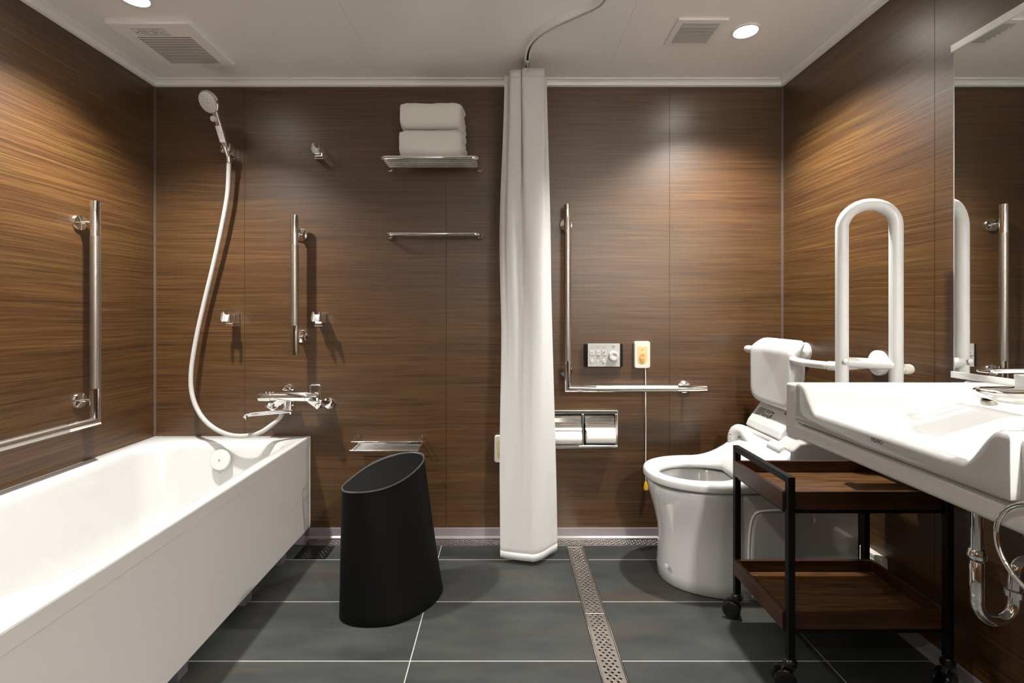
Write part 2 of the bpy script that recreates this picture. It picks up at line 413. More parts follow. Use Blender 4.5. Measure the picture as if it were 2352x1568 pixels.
# exhaust fan grille, square, over the tub
fx0, fx1, fy0, fy1 = -1.470, -1.153, 1.780, 2.095
t = thing('exhaust_fan_grille', 'square white extractor fan grille with thin slots in the ceiling over the bathtub', 'vent', ((fx0+fx1)/2, (fy0+fy1)/2, H))
bm = B(); rails([[(x, y, H) for x, y in rrect(fx0, fx1, fy0, fy1, .012)], [(x, y, H-.010) for x, y in rrect(fx0, fx1, fy0, fy1, .012)],
                [(x, y, H-.014) for x, y in rrect(fx0+.008, fx1-.008, fy0+.008, fy1-.008, .010)]], bm)
obj('cover', bm, 'ceil', t, smooth=False)
bm = B()
for k in range(17):
    y = fy0+.095+k*.0118; box(bm, fx0+.055, fx1-.055, y, y+.0035, H-.0145, H-.0138)
obj('slots', bm, 'rubbl', t, smooth=False)
bm = B(); sx0, sx1, sy0, sy1 = fx0+.075, fx0+.195, fy0+.035, fy0+.082
box(bm, sx0, sx1, sy0, sy1, H-.0148, H-.0141)
lb = obj('warning_label', bm, 'paper', t, smooth=False, label='white warning sticker with fine black print')
bm = B()
for (a, c, d, e) in ((sx0, sx1, sy0, sy0+.001), (sx0, sx1, sy1-.001, sy1), (sx0, sx0+.001, sy0, sy1), (sx1-.001, sx1, sy0, sy1)): box(bm, a, c, d, e, H-.0152, H-.0149)
text_lines(bm, sx0+.018, sx1-.01, [sy0+.007+k*.0065 for k in range(6)], lambda u, u2, v, v2: box(bm, u, u2, v, v2, H-.0152, H-.0149), .0022)
prism(bm, [(sx0+.005, sy0+.028), (sx0+.014, sy0+.028), (sx0+.0095, sy0+.020)], 'z', H-.0152, H-.0149)
obj('label_print', bm, 'darkink', lb, smooth=False)
# louvred vent
vx0, vx1, vy0, vy1 = .633, .815, 1.775, 1.945
t = thing('ceiling_vent', 'small square white louvred vent in the ceiling beside the glowing downlight', 'vent', ((vx0+vx1)/2, (vy0+vy1)/2, H))
bm = B(); zz = H-.008
for a, c, d, e in ((vx0, vx1, vy0, vy0+.022), (vx0, vx1, vy1-.022, vy1), (vx0, vx0+.022, vy0+.022, vy1-.022), (vx1-.022, vx1, vy0+.022, vy1-.022)): box(bm, a, c, d, e, zz, H)
obj('frame', bm, 'trimw', t, smooth=False)
bm = B(); box(bm, vx0+.02, vx1-.02, vy0+.02, vy1-.02, H-.001, H); obj('backing', bm, 'rubbl', t, smooth=False)
for k in range(6):
    y = vy0+.034+k*.0205; bm = B()
    box(bm, vx0+.022, vx1-.022, -.0085, .0085, -.0007, .0007, Matrix.Translation((0, y, H-.0075)) @ Matrix.Rotation(math.radians(-28), 4, 'X'))
    obj('shaded_louvre', bm, 'shaded_louvre', t, smooth=False)

# ------------------------------------------------------------------ drain grates
def grate(bm, u0, u1, v0, v1, P, hole=.0037, cu=.0188, cv=.0118, notch=None):
    """perforated plate in (u along width, v along length) with staggered round holes"""
    nv = max(1, int(round((v1-v0)/cv))); cv = (v1-v0)/nv; nu = int((u1-u0)//cu); mar = ((u1-u0)-nu*cu)/2
    N = 12
    for j in range(nv):
        va, vb = v0+j*cv, v0+(j+1)*cv; odd = j % 2
        cells = nu-odd; s = u0+mar+(cu/2 if odd else 0)
        for (a, c) in ((u0, s), (s+cells*cu, u1)):
            if c-a > 1e-5:
                q = [bm.verts.new(P(*p)) for p in ((a, va, 0), (c, va, 0), (c, vb, 0), (a, vb, 0))]; bm.faces.new(q)
        for i in range(cells):
            a = s+i*cu; c = a+cu; cu_, cv_ = (a+c)/2, (va+vb)/2
            ring = []; outer = []; low = []
            for k in range(N):
                an = 2*pi*k/N+pi/N; dx, dy = cos(an), sin(an)
                ring.append(bm.verts.new(P(cu_+hole*1.15*dx, cv_+hole*dy, -.0006))); low.append(bm.verts.new(P(cu_+hole*1.1*dx, cv_+hole*.95*dy, -.003)))
                sc = min((cu/2)/max(abs(dx), 1e-6), (cv/2)/max(abs(dy), 1e-6)); outer.append((cu_+dx*sc, cv_+dy*sc))
            mid = [bm.verts.new(P(cu_+hole*1.4*cos(2*pi*k/N+pi/N), cv_+hole*1.22*sin(2*pi*k/N+pi/N), 0)) for k in range(N)]
            ov = [bm.verts.new(P(x, y, 0)) for x, y in outer]
            corners = {}
            for k in range(N):
                k2 = (k+1) % N
                bm.faces.new((ring[k], ring[k2], low[k2], low[k])); bm.faces.new((mid[k], mid[k2], ring[k2], ring[k]))
                xa, ya = outer[k]; xb, yb = outer[k2]
                onx = abs(abs(xa-cu_)-cu/2) < 1e-7; onx2 = abs(abs(xb-cu_)-cu/2) < 1e-7
                if onx != onx2:
                    cxv = cu_+math.copysign(cu/2, (xa if onx else xb)-cu_); cyv = cv_+math.copysign(cv/2, (yb if onx else ya)-cv_)
                    cc = bm.verts.new(P(cxv, cyv, 0)); bm.faces.new((ov[k], cc, ov[k2], mid[k2], mid[k]))
                else: bm.faces.new((ov[k], ov[k2], mid[k2], mid[k]))
    return bm
def grate_thing(label, u0, u1, v0, v1, along, zt=-.001):
    cen = ((u0+u1)/2, (v0+v1)/2) if along == 'y' else ((v0+v1)/2, (u0+u1)/2)
    t = thing('drain_grate', label, 'floor drain', (cen[0], cen[1], 0), 'perforated steel drain covers')
    P = (lambda u, v, z: (u, v, zt+z)) if along == 'y' else (lambda u, v, z: (v, u, zt+z))
    obj('perforated_plate', grate(B(), u0+.004, u1-.004, v0+.0015, v1-.0015, P), 'grate', t, smooth=False)
    bm = B()
    for a, c in ((u0, u0+.0022), (u1-.0022, u1)):
        if along == 'y': box(bm, a, c, v0, v1, -.03, zt+.0012)
        else: box(bm, v0, v1, a, c, -.03, zt+.0012)
    for a, c in ((v0+.0006, v0+.002), (v1-.002, v1-.0006)):
        if along == 'y': box(bm, u0+.004, u1-.004, a, c, -.012, zt+.0004)
        else: box(bm, a, c, u0+.004, u1-.004, -.012, zt+.0004)
    obj('edge_frame', bm, 'steel', t, smooth=False)
    return t
grate_thing('narrow steel floor drain cover running from the back wall toward the curtain foot', DX0+.002, DX1-.002, 1.70, 2.182, 'y')
grate_thing('narrow steel floor drain cover nearest the camera', DX0+.002, DX1-.002, .75, 1.70, 'y')
grate_thing('steel drain cover along the back wall behind the black stool', GY0, GY1-.003, -.905, -.118, 'x')
grate_thing('steel drain cover along the back wall behind the shower curtain', GY0, GY1-.003, -.118, .592, 'x')
grate_thing('steel drain cover along the back wall behind the toilet', GY0, GY1-.003, .592, RX-.014, 'x')
# square drain cover beside the tub, its shade put into a black colour
t = thing('square_drain_cover', 'perforated drain cover darkened for shade on the floor beside the far end of the bathtub', 'floor drain', (-.83, 2.12, 0))
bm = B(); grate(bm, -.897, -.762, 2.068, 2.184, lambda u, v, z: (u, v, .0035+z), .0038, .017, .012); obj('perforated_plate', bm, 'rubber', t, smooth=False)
obj('edge_frame', box(B(), -.9, -.759, 2.066, 2.186, 0, .0002), 'pit', t, smooth=False)  # thin black sheet under the holes, stands for the shaded pit

# ------------------------------------------------------------------ bathtub
TX0, TX1, TY0, TY1, TZ = LX+.002, -.905, .74, BY-.002, .474
t = thing('bathtub', 'white acrylic bathtub with a beige front panel in the left corner', 'bathtub', ((TX0+TX1)/2, (TY0+TY1)/2, 0))
N_ = 12
def tr_(i, z, r, i2=None):
    l, r_, f, n_ = i
    return [(x, y, z) for x, y in rrect(TX0+l, TX1-r_, TY0+n_, TY1-f, r, N_)]
rows = [tr_((0, 0, 0, 0), TZ-.044, .004), tr_((0, 0, 0, 0), TZ-.004, .004), tr_((.002, .002, .002, .002), TZ-.001, .005), tr_((.005, .005, .005, .005), TZ, .006),
        tr_((.050, .036, .085, .145), TZ, (.11, .13, .28, .28)), tr_((.058, .044, .093, .155), TZ-.003, (.11, .13, .28, .28)),
        tr_((.066, .052, .101, .165), TZ-.012, (.11, .13, .275, .275)), tr_((.074, .060, .109, .18), TZ-.04, (.11, .13, .27, .27)),
        tr_((.10, .088, .135, .27), TZ-.26, (.11, .12, .24, .24)), tr_((.112, .10, .15, .32), TZ-.33, (.12, .12, .22, .22)),
        tr_((.135, .123, .175, .36), TZ-.365, (.12, .12, .2, .2)), tr_((.18, .17, .22, .42), TZ-.38, (.09, .09, .15, .15)), tr_((.27, .26, .33, .53), TZ-.384, (.05, .05, .06, .06))]
bm = B(); rails(rows, bm, cap=False)
bm.faces.new([v for v in bm.verts][-len(rows[0]):])
o = obj('tub_shell', bm, 'tub', t, angle=50)
obj('side_panel', box(B(), TX1-.022, TX1-.0015, TY0+.002, TY1-.004, .052, TZ-.047), 'apron', t, smooth=False, bevel=.001, label='smooth beige front panel of the tub')
obj('rim_tint_band', box(B(), TX1-.001, TX1+.0008, TY0+.002, TY1-.004, TZ-.0455, TZ-.006), 'apron', t, smooth=False, label='white rim edge tinted beige for the light on it')  # white rim skirt covered in beige: fall of light put into the colour
obj('end_strip', box(B(), TX1-.004, TX1+.0015, TY1-.006, TY1, .052, TZ-.002), 'trimw', t, smooth=False)
obj('plinth', box(B(), TX0+.05, TX1-.055, TY0+.02, TY1-.02, 0, .066), 'rubber', t, smooth=False, label='recessed black plinth')
for y in (1.0, 1.38, 1.74, 2.02):
    obj('foot', box(B(), TX1-.06, TX1-.022, y, y+.045, 0, .055), 'seamg', t, smooth=False)
# overflow cover on the far inner wall
oc = Vector((-1.243, 2.137, .402)); nrm = Vector((0, -1, .13)).normalized()
ov = obj('overflow_cover', lathe(B(), [(.030, -.02), (.030, 0), (.043, .001), (.0445, .004), (.0445, .010), (.041, .0145), (.012, .0165), (0, .0165)], oc, nrm, 40), 'plast', t)
obj('screw', lathe(B(), [(0, .016), (.0045, .016), (.004, .0178), (0, .0178)], oc, nrm, 16), 'satin', ov)
bm = B()
for k in range(9):
    c = oc+Vector((.003, -.012, -.048-k*.0075)); tube(bm, [c+Vector((.0028*cos(a) if k % 2 else 0, 0 if k % 2 else .0028*cos(a), .005*sin(a))) for a in [2*pi*j/10 for j in range(10)]], .0008, 6, loop=True)
obj('plug_chain', bm, 'steel', t)
bm = B(); tube(bm, spline([oc+Vector(p) for p in ((-.008, -.012, -.040), (-.008, -.014, -.050), (0, -.014, -.054), (.010, -.014, -.050), (.010, -.012, -.040))], 5), .0012, 8)
obj('chain_loop', bm, 'steel', t)

# ------------------------------------------------------------------ grab rails
def flange(bm, p, n, r=.030):
    lathe(bm, [(0, 0), (r, 0), (r, .004), (r*.93, .009), (r*.4, .0115), (.009, .012), (0, .012)], p, n, 32); return bm
def grab_rail(label, path, segs, flanges, nrm, r=.0165):
    """path corners; segs: list of (a, b, material, name)"""
    t = thing('grab_rail', label, 'grab rail', path[0], 'stainless steel grab rails')
    for a, b_, m_, nm in segs:
        bm = B(); tube(bm, [a, b_] if not isinstance(b_, list) else [a]+b_, r, 24)
        obj(nm, bm, m_, t, angle=50)
    for p, q in flanges:
        bm = B(); flange(bm, p, nrm); fo = obj('wall_flange', bm, 'chrome', t)
        bm = B(); tube(bm, fillet([Vector(p)+Vector(nrm)*.010, Vector(p)+Vector(nrm)*.04, q], .012, 5) if (Vector(q)-Vector(p)-Vector(nrm)*(Vector(q)-Vector(p)).dot(Vector(nrm))).length > .005 else [Vector(p)+Vector(nrm)*.010, q], .006, 12)
        obj('stem', bm, 'chrome', fo)
    return t
def mitre(a, corner, c, r, n=24):
    """two straight tubes joined with a mitre"""
    a, k, c = Vector(a), Vector(corner), Vector(c); t1 = (k-a).normalized(); t2 = (c-k).normalized(); side = t1.cross(t2).normalized()
    rows = []
    for p, t in ((a, t1), (k, None), (c, t2)):
        ring = []
        for j in range(n):
            an = 2*pi*j/n
            if t is not None:
                inn = side.cross(t); ring.append(p+(inn*cos(an)+side*sin(an))*r)
            else:
                inn = (side.cross(t1)+side.cross(t2)); inn = inn/inn.dot(side.cross(t1)); ring.append(p+inn*cos(an)*r+side*sin(an)*r)
        rows.append(ring)
    bm = B(); rails(rows, bm); return bm
# left wall, L shape
gx, gy = -1.564, 1.862
t = grab_rail('stainless L-shaped grab rail on the left wall above the bathtub', [(gx, gy, .626)],
  [((gx, gy, 1.471), (gx, gy, 1.338), 'chrome', 'polished_end'), ((gx, gy, 1.338), (gx, gy, .757), 'satin', 'satin_grip'),
   ((gx, 1.735, .632), (gx, 1.10, .632), 'satin', 'satin_grip'), ((gx, 1.10, .632), (gx, .98, .632), 'chrome', 'polished_end')],
  [((LX, gy, 1.389), (gx, gy, 1.389)), ((LX, gy, .711), (gx, gy, .711)), ((LX, 1.06, .632), (gx, 1.06, .632))], (1, 0, 0), .0175)
obj('polished_corner', mitre((gx, gy, .757), (gx, gy, .632), (gx, 1.735, .632), .0175), 'chrome', t, angle=30)
# back wall by the tub, straight
gx, gy = -.945, 2.190
grab_rail('short straight vertical stainless grab rail on the back wall above the bath tap', [(gx, gy, .857)],
  [((gx, gy, 1.483), (gx, gy, 1.350), 'chrome', 'polished_end'), ((gx, gy, 1.350), (gx, gy, .988), 'satin', 'satin_grip'), ((gx, gy, .988), (gx, gy, .857), 'chrome', 'polished_end')],
  [((gx, BY, 1.405), (gx, gy, 1.405)), ((gx, BY, .936), (gx, gy, .936))], (0, -1, 0), .0172)
# back wall by the toilet, L shape
gx, gy, gz = .283, 2.207, .702
t = grab_rail('stainless L-shaped grab rail on the back wall between the curtain and the toilet', [(gx, gy, gz)],
  [((gx, gy, 1.536), (gx, gy, 1.406), 'chrome', 'polished_end'), ((gx, gy, 1.406), (gx, gy, .828), 'satin', 'satin_grip'),
   ((.412, gy, gz), (.779, gy, gz), 'satin', 'satin_grip'), ((.779, gy, gz), (.910, gy, gz), 'chrome', 'polished_end')],
  [((gx, BY, 1.452), (gx, gy, 1.452)), ((gx, BY, .776), (gx, gy, .776)), ((.83, BY, gz), (.83, gy, gz))], (0, -1, 0), .0158)
obj('polished_corner', mitre((gx, gy, .828), (gx, gy, gz), (.412, gy, gz), .0158), 'chrome', t, angle=30)

# ------------------------------------------------------------------ hand shower holders
def holder(x, z, label):
    t = thing('shower_holder', label, 'shower holder', (x, BY, z), 'chrome hand shower holders')
    bm = B(); prism(bm, [(BY, z-.026), (BY-.060, z-.023), (BY-.064, z+.000), (BY-.052, z+.020), (BY, z+.027)], 'x', x-.0175, x+.0175)
    obj('wall_block', bm, 'chrome', t, smooth=False, bevel=.003)
    bm = B(); box(bm, x-.0195, x+.0195, BY-.058, BY, z-.034, z-.0265); obj('lower_plate', bm, 'chrome', t, smooth=False, bevel=.0015)
    # C-shaped cradle, open to the front and tilted forward
    def pt(a, r, h):
        v = Vector((r*sin(a), -r*cos(a), h)); v = Matrix.Rotation(math.radians(-20), 3, 'X') @ v
        return Vector((x, BY-.078, z+.006))+v
    bm = B(); aa = [math.radians(48+k*(264/24)) for k in range(25)]
    def hh(a): return .012+.010*sm(0, 1, abs(a-pi)/math.radians(130))
    rails([[pt(a, .0165, -hh(a)), pt(a, .0215, -hh(a)), pt(a, .0245, -hh(a)*.6), pt(a, .0245, hh(a)*.6), pt(a, .0215, hh(a)), pt(a, .0165, hh(a))] for a in aa], bm)
    cr = obj('cradle', bm, 'chrome', t, angle=50)
    bm = B(); rails([[pt(a, .0155, -hh(a)*1.02), pt(a, .0165, -hh(a)*1.02), pt(a, .0165, hh(a)*1.02), pt(a, .0155, hh(a)*1.02)] for a in aa], bm)
    obj('cradle_lining', bm, 'trimw', cr, label='white plastic cradle lining')
    return t
HX1, HX2, HZ1, HZ2 = -1.249, -.845, 1.775, 1.018
h = holder(HX1, HZ1, 'chrome shower holder high on the wall carrying the hand shower')
dup(h, (HX2-HX1, 0, 0), 'empty chrome shower holder high on the wall to the right of the hand shower')
dup(h, (0, 0, HZ2-HZ1), 'empty chrome shower holder low on the wall beside the hanging grey hose')
dup(h, (HX2-HX1, 0, HZ2-HZ1), 'empty chrome shower holder low on the wall just right of the short vertical grab rail')

# ------------------------------------------------------------------ hand shower
a0 = Vector((-1.243, 2.196, 1.735)); a1 = Vector((-1.2455, 2.163, 1.80)); a2 = Vector((-1.247, 2.108, 1.893)); hc = Vector((-1.2515, 2.055, 1.932))
t = thing('hand_shower', 'chrome hand shower with round grey spray plate and long grey hose looping over the bathtub', 'shower', (-1.249, 2.196, 1.74))
bm = B(); P = spline([a0, a1, a2, hc+Vector((.002, .030, .004))], 6)
n = len(P); tube(bm, P, [.0095+.006*sm(0, .35, i/n)+.002*sm(.6, .9, i/n) for i in range(n)], 20); hd = obj('handle', bm, 'chrome', t)
nrm = Vector((-.27, -.80, -.53)).normalized()
sh = obj('shower_head', lathe(B(), [(0, -.036), (.015, -.034), (.030, -.026), (.042, -.016), (.0455, -.010), (.0460, 0), (.0440, .0015), (0, .0015)], hc, nrm, 40), 'chrome', t)
pl = obj('spray_plate', lathe(B(), [(0, .001), (.0430, .001), (.0425, .004), (.038, .0055), (0, .0065)], hc, nrm, 40), 'head', sh)
bm = B(); a_, b_ = frame_of(nrm)
for r, k in ((.013, 6), (.021, 10), (.029, 15), (.036, 18)):
    for j in range(k):
        an = 2*pi*j/k+r*30; p = hc+nrm*.0058+(a_*cos(an)+b_*sin(an))*r; lathe(bm, [(.0016, -.001), (.0016, .0006), (.0007, .0013), (0, .0013)], p, nrm, 8)
nz_ = obj('nozzles', bm, 'whiteink', pl); nz_['kind'] = 'stuff'
bp_ = a2+(a1-a2)*.10; bn = Vector((-.35, -.93, -.3)).normalized()
obj('button', lathe(B(), [(0, 0), (.011, 0), (.012, .012), (.0125, .022), (.011, .026), (0, .027)], bp_, bn, 24), 'plast', hd, label='round white pause button')
ax = (a2-a1).normalized(); sd = ax.cross(Vector((0, -1, 0))).normalized(); fr = sd.cross(ax)
if fr.y > 0: fr = -fr
bm = B(); q0 = a1+ax*.004; q1 = a1+ax*.072
rr_ = [[q+(fr*cos(an)+sd*sin(an))*.0172 for an in [(-.75+k*.15) for k in range(11)]] for q in (q0, q0+(q1-q0)*.5, q1)]
rails(rr_, bm, closed=False, cap=False)
lb = obj('label_sticker', bm, 'paper', hd, label='white sticker with fine print')
bm = B()
for k in range(11):
    q = q0+(q1-q0)*(.06+k*.085); an = -.45
    while an < .5:
        l = random.uniform(.08, .2); p1 = q+(fr*cos(an)+sd*sin(an))*.0176; p2 = q+(fr*cos(an+l)+sd*sin(an+l))*.0176
        if random.random() < .8: cyl(bm, p1, p2, .0007, 5)
        an += l+.07
obj('sticker_print', bm, 'greyink', lb, smooth=False)
def atY(px, py, Y): return Vector(((px-1160)*Y/1120, Y, 1.047-(py-717)*Y/1120))
hp = [(-1.243, 2.197, 1.735), (-1.246, 2.200, 1.70)]
hz = [((522, 450), 2.21), ((506.6, 534), 2.215), ((489, 613), 2.22), ((469, 695), 2.22), ((451, 776), 2.21), ((439.5, 850), 2.195), ((441, 904), 2.18), ((459, 950), 2.16),
      ((489, 981), 2.135), ((527.5, 998.5), 2.115), ((566, 1000.5), 2.11), ((599, 992), 2.12), ((624.5, 975), 2.14), ((642, 960), 2.17), ((650, 947), 2.185)]
hp += [tuple(atY(a, b, y)) for (a, b), y in hz]+[(-.985, 2.2, .625)]
bm = B(); tube(bm, spline(hp, 6), .0098, 16)
obj('hose', bm, 'hose', t, label='smooth light grey shower hose')
bm = B(); cyl(bm, (-1.243, 2.1965, 1.722), (-1.243, 2.192, 1.745), .0115, 20); obj('hose_nut', bm, 'chrome', t)

# ------------------------------------------------------------------ bath tap
fy, fz = 2.185, .668
t = thing('bath_mixer_tap', 'chrome thermostatic bath mixer tap with long swivel spout on the back wall', 'tap', (-.97, BY, fz))
obj('body', lathe(B(), [(0, 0), (.0195, 0), (.0215, .003), (.0215, .262), (.018, .270), (0, .272)], (-1.100, fy, fz), (1, 0, 0), 40), 'chrome', t)
for x in (-1.046, -.892): obj('dial_ring', lathe(B(), [(.0213, 0), (.0222, .0005), (.0222, .002), (.0213, .0025)], (x, fy, fz), (1, 0, 0), 40), 'satin', t)
bm = B(); 
for x, z in ((-1.068, .0215), (-1.053, .0215), (-1.037, .0215)): lathe(bm, [(0, 0), (.003, 0), (.003, .003), (.0015, .004), (0, .004)], (x, fy-.005, fz+z-.001), (0, -.2, 1), 10)
obj('dial_stud', bm, 'chrome', t)
bm = B(); tube(bm, fillet([(-.872, fy, fz+.017), (-.872, fy, fz+.054), (-.829, fy, fz+.054), (-.829, fy, fz-.005)], .006, 5), .0034, 12)
obj('loop_handle', bm, 'chrome', t)
bm = B(); lathe(bm, [(0, 0), (.0225, 0), (.0225, .008), (.020, .010), (0, .010)], (-.838, fy, fz), (1, 0, 0), 32); obj('end_dial', bm, 'chrome', t)
# wall unions and angled legs
for (x, z, bx) in ((-1.005, .688, -1.055), (-.815, .625, -.835)):
    bm = B(); flange(bm, (x, BY, z), (0, -1, 0), .026); lathe(bm, [(0, .01), (.016, .01), (.016, .03), (0, .031)], (x, BY, z), (0, -1, 0)); obj('wall_union', bm, 'chrome', t)
for x0, x1 in ((-.99, -1.052), (-.868, -.838)):
    bm = B(); s = 1 if x1 < x0 else -1
    prism(bm, [(x0-.012*s+.0, fz-.004), (x0+.030*s, fz-.006), (x1+.012*s, fz-.064), (x1-.024*s, fz-.040)] if s > 0 else [(x0-.03, fz-.012), (x0+.05, fz-.012), (x1+.016, fz-.050), (x1-.006, fz-.050)], 'y', fy-.008, BY-.03)
    lg = obj('leg_bracket', bm, 'chrome', t, smooth=False, bevel=.003)
    bm = B(); cx_, cz_ = (-1.046, fz-.034) if s > 0 else (-.833, fz-.038)
    lathe(bm, [(0, 0), (.0135, 0), (.0135, .008), (.010, .010), (.009, .007), (.006, .007), (.0055, .011), (0, .011)], (cx_, fy-.008, cz_), (0, -1, 0), 28)
    obj('check_valve', bm, 'chrome', lg)
bm = B(); lathe(bm, [(.012, 0), (.012, -.022), (.014, -.023), (.014, -.038), (.010, -.042), (.010, -.058)], (-.957, fy, fz-.018), (0, 0, 1), 28); obj('outlet_neck', bm, 'chrome', t)
sp0 = Vector((-.957, fy, fz-.062)); sp1 = Vector((-1.098, 2.09, .608))
bm = B(); tube(bm, [sp0+Vector((.004, 0, .024)), sp0+Vector((.003, -.0, .006)), sp0+Vector((-.012, -.006, 0)), sp1+Vector((.01, .006, .0)), sp1, sp1+Vector((-.012, -.008, -.004))], [.0115, .0115, .0100, .0076, .0082, .0082], 16, round_end=True)
cyl(bm, sp1+Vector((-.008, -.006, 0)), sp1+Vector((-.008, -.006, -.016)), .0085, 18)
obj('spout', bm, 'chrome', t)
bm = B(); cyl(bm, (-.985, 2.2, .655), (-.985, 2.2, .620), .0125, 20); obj('hose_outlet', bm, 'chrome', t)

# ------------------------------------------------------------------ towel rack, towels, towel bar, soap rack
def end_cup(bm, x, z): lathe(bm, [(0, 0), (.0165, 0), (.0165, .010), (.0125, .017), (.0085, .022), (0, .022)], (x, BY, z), (0, -1, 0), 28); return bm
RXA, RXB, RZ = -.532, -.115, 1.709
t = thing('towel_rack', 'chrome wall rack with slatted shelf holding folded white towels', 'towel rack', ((RXA+RXB)/2, BY, RZ), 'chrome towel holders')
bm = B(); tube(bm, fillet([(RXA, BY-.02, RZ), (RXA, 2.089, RZ), (RXB, 2.089, RZ), (RXB, BY-.02, RZ)], .028, 8), .0098, 16); obj('outer_rail', bm, 'chrome', t)
for y in (2.122, 2.150, 2.178, 2.206):
    obj('slat', cyl(B(), (RXA+.006, y, RZ-.003), (RXB-.006, y, RZ-.003), .0052, 12), 'chrome', t)
for x in (RXA, RXB): obj('wall_cup', end_cup(B(), x, RZ), 'chrome', t)
TZ2 = 1.399
t = thing('towel_bar', 'empty chrome towel bar on the back wall below the towel rack', 'towel bar', ((RXA+RXB)/2, BY, TZ2), 'chrome towel holders')
bm = B(); tube(bm, fillet([(RXA, BY-.015, TZ2), (RXA, BY-.062, TZ2+.002), (RXB, BY-.062, TZ2+.002), (RXB, BY-.015, TZ2)], .024, 8), .0086, 16); obj('bar', bm, 'chrome', t)
for x in (RXA, RXB): obj('wall_cup', end_cup(B(), x, TZ2), 'chrome', t)
def towel(z0, h, x0, x1, label, sd):
    """a bath towel folded in layers, the fold to the front, loose edges to the right side"""
    rnd = random.Random(sd); bm = B(); y0, y1 = 2.093, 2.235; rows = []; nx = 40; nl = 4
    for i in range(nx+1):
        u = i/nx; x = x0+(x1-x0)*u; ring = []
        endr = sm(0, .10, u)*sm(0, .07, 1-u)
        K = 48
        for k in range(K):
            a = 2*pi*k/K; ca, sa = cos(a), sin(a)
            py = math.copysign(abs(ca)**.5, ca); pz = math.copysign(abs(sa)**.55, sa)
            yy = (y0+y1)/2-py*(y1-y0)/2*(.93+.07*endr); zz = z0+h/2+pz*h/2*(.86+.14*endr)
            zz -= .005*sin(u*3.1)*(1 if sa > 0 else 0)*.6
            ring.append(Vector((x, yy, max(zz, z0))))
        rows.append(ring)
    rails(rows, bm)
    # layered end face: scallops
    o = None
    bmesh.ops.subdivide_edges(bm, edges=[e for e in bm.edges if abs(e.verts[0].co.x-e.verts[1].co.x) < 1e-6 and False], cuts=1)
    o = obj('folded_towel', bm, 'cloth', None, angle=80)
    tx = bpy.data.textures.new('terry', 'CLOUDS'); tx.noise_scale = .03
    md = o.modifiers.new('lumps', 'DISPLACE'); md.texture = tx; md.strength = .007; md.mid_level = .5; md.texture_coords = 'LOCAL'
    tag(o, label, 'towel', 'folded white towels on the rack')
    bm = B()
    for k in range(nl):
        zc = z0+h*(k+.5)/nl; rr = h/nl*.56; ex = x1-.004+rnd.uniform(0, .007)
        pts = [(ex-.012*(1-j/8)**2, y0+.042+j*(y1-y0-.055)/8, zc+rnd.uniform(-.003, .003)) for j in range(9)]
        tube(bm, spline(pts, 3), rr, 12, round_end=True)
    e = obj('layered_edge', bm, 'cloth', o)
    md = e.modifiers.new('lumps', 'DISPLACE'); md.texture = tx; md.strength = .004; md.texture_coords = 'LOCAL'
    return o
towel(RZ+.0105, .122, -.456, -.190, 'lower of two folded white towels lying on the chrome rack', 1)
towel(RZ+.1345, .116, -.452, -.194, 'upper of two folded white towels stacked on the chrome rack', 2)

t = thing('soap_rack', 'small chrome wire soap rack on the back wall above the black stool', 'wire rack', (-.53, BY, .44))
sx0, sx1, sy, sz, st = -.678, -.383, 2.140, .440, .478
bm = B(); tube(bm, fillet([(sx0, BY-.002, sz+.026), (sx0, BY-.006, st+.006), (sx0, sy, st), (sx1, sy, st), (sx1, BY-.006, st+.006), (sx1, BY-.002, sz+.026)], .006, 4), .0030, 10)
obj('top_rail', bm, 'chrome', t)
bm = B(); cyl(bm, (sx0-.003, sy, sz), (sx1+.003, sy, sz), .0034, 12)
for x in (sx0, sx1): cyl(bm, (x, sy, sz), (x, BY-.004, sz), .0028, 10)
obj('tray_frame', bm, 'steel', t)
for k in range(5):
    obj('wire', cyl(B(), (sx0, sy+.020+k*.021, sz), (sx1, sy+.020+k*.021, sz), .0022, 8), 'chrome', t)
obj('wall_plate', box(B(), sx0, sx1, BY-.006, BY, sz-.008, sz+.008), 'chrome', t, smooth=False, bevel=.001)

# ------------------------------------------------------------------ black stool
bot = [(-.572, 1.70), (-.560, 1.655), (-.515, 1.626), (-.447, 1.617), (-.365, 1.633), (-.292, 1.690), (-.244, 1.768), (-.234, 1.845), (-.268, 1.915), (-.345, 1.945), (-.430, 1.925), (-.505, 1.865), (-.553, 1.785)]
top = [(-.571, 1.715), (-.560, 1.680), (-.530, 1.662), (-.478, 1.662), (-.420, 1.688), (-.362, 1.745), (-.322, 1.810), (-.309, 1.865), (-.325, 1.918), (-.372, 1.940), (-.435, 1.912), (-.500, 1.850), (-.548, 1.775)]
bc = spline([(x, y, 0) for x, y in bot], 6, True); tc_ = spline([(x, y, 0) for x, y in top], 6, True)
cen = sum(tc_, Vector())/len(tc_)
def topz(p): return .436+.055*sm(1.66, 1.93, p.y)+.02*(p.x+.44)
t = thing('bath_stool', 'tall matte black plastic bath stool with slanted dished top in front of the back wall', 'stool', (-.41, 1.79, 0))
rows = []
for k in range(15):
    u = k/14; ww = u**.9
    rows.append([Vector((b.x+(p.x-b.x)*ww, b.y+(p.y-b.y)*ww, .006+(topz(p)-.008-.006)*u)) for b, p in zip(bc, tc_)])
rows.insert(0, [Vector((b.x*.985+cen.x*.015, b.y*.985+cen.y*.015, 0)) for b in bc])
rows.append([Vector((p.x, p.y, topz(p)-.003)) for p in tc_])
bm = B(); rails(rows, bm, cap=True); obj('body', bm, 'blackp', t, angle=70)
rows = []
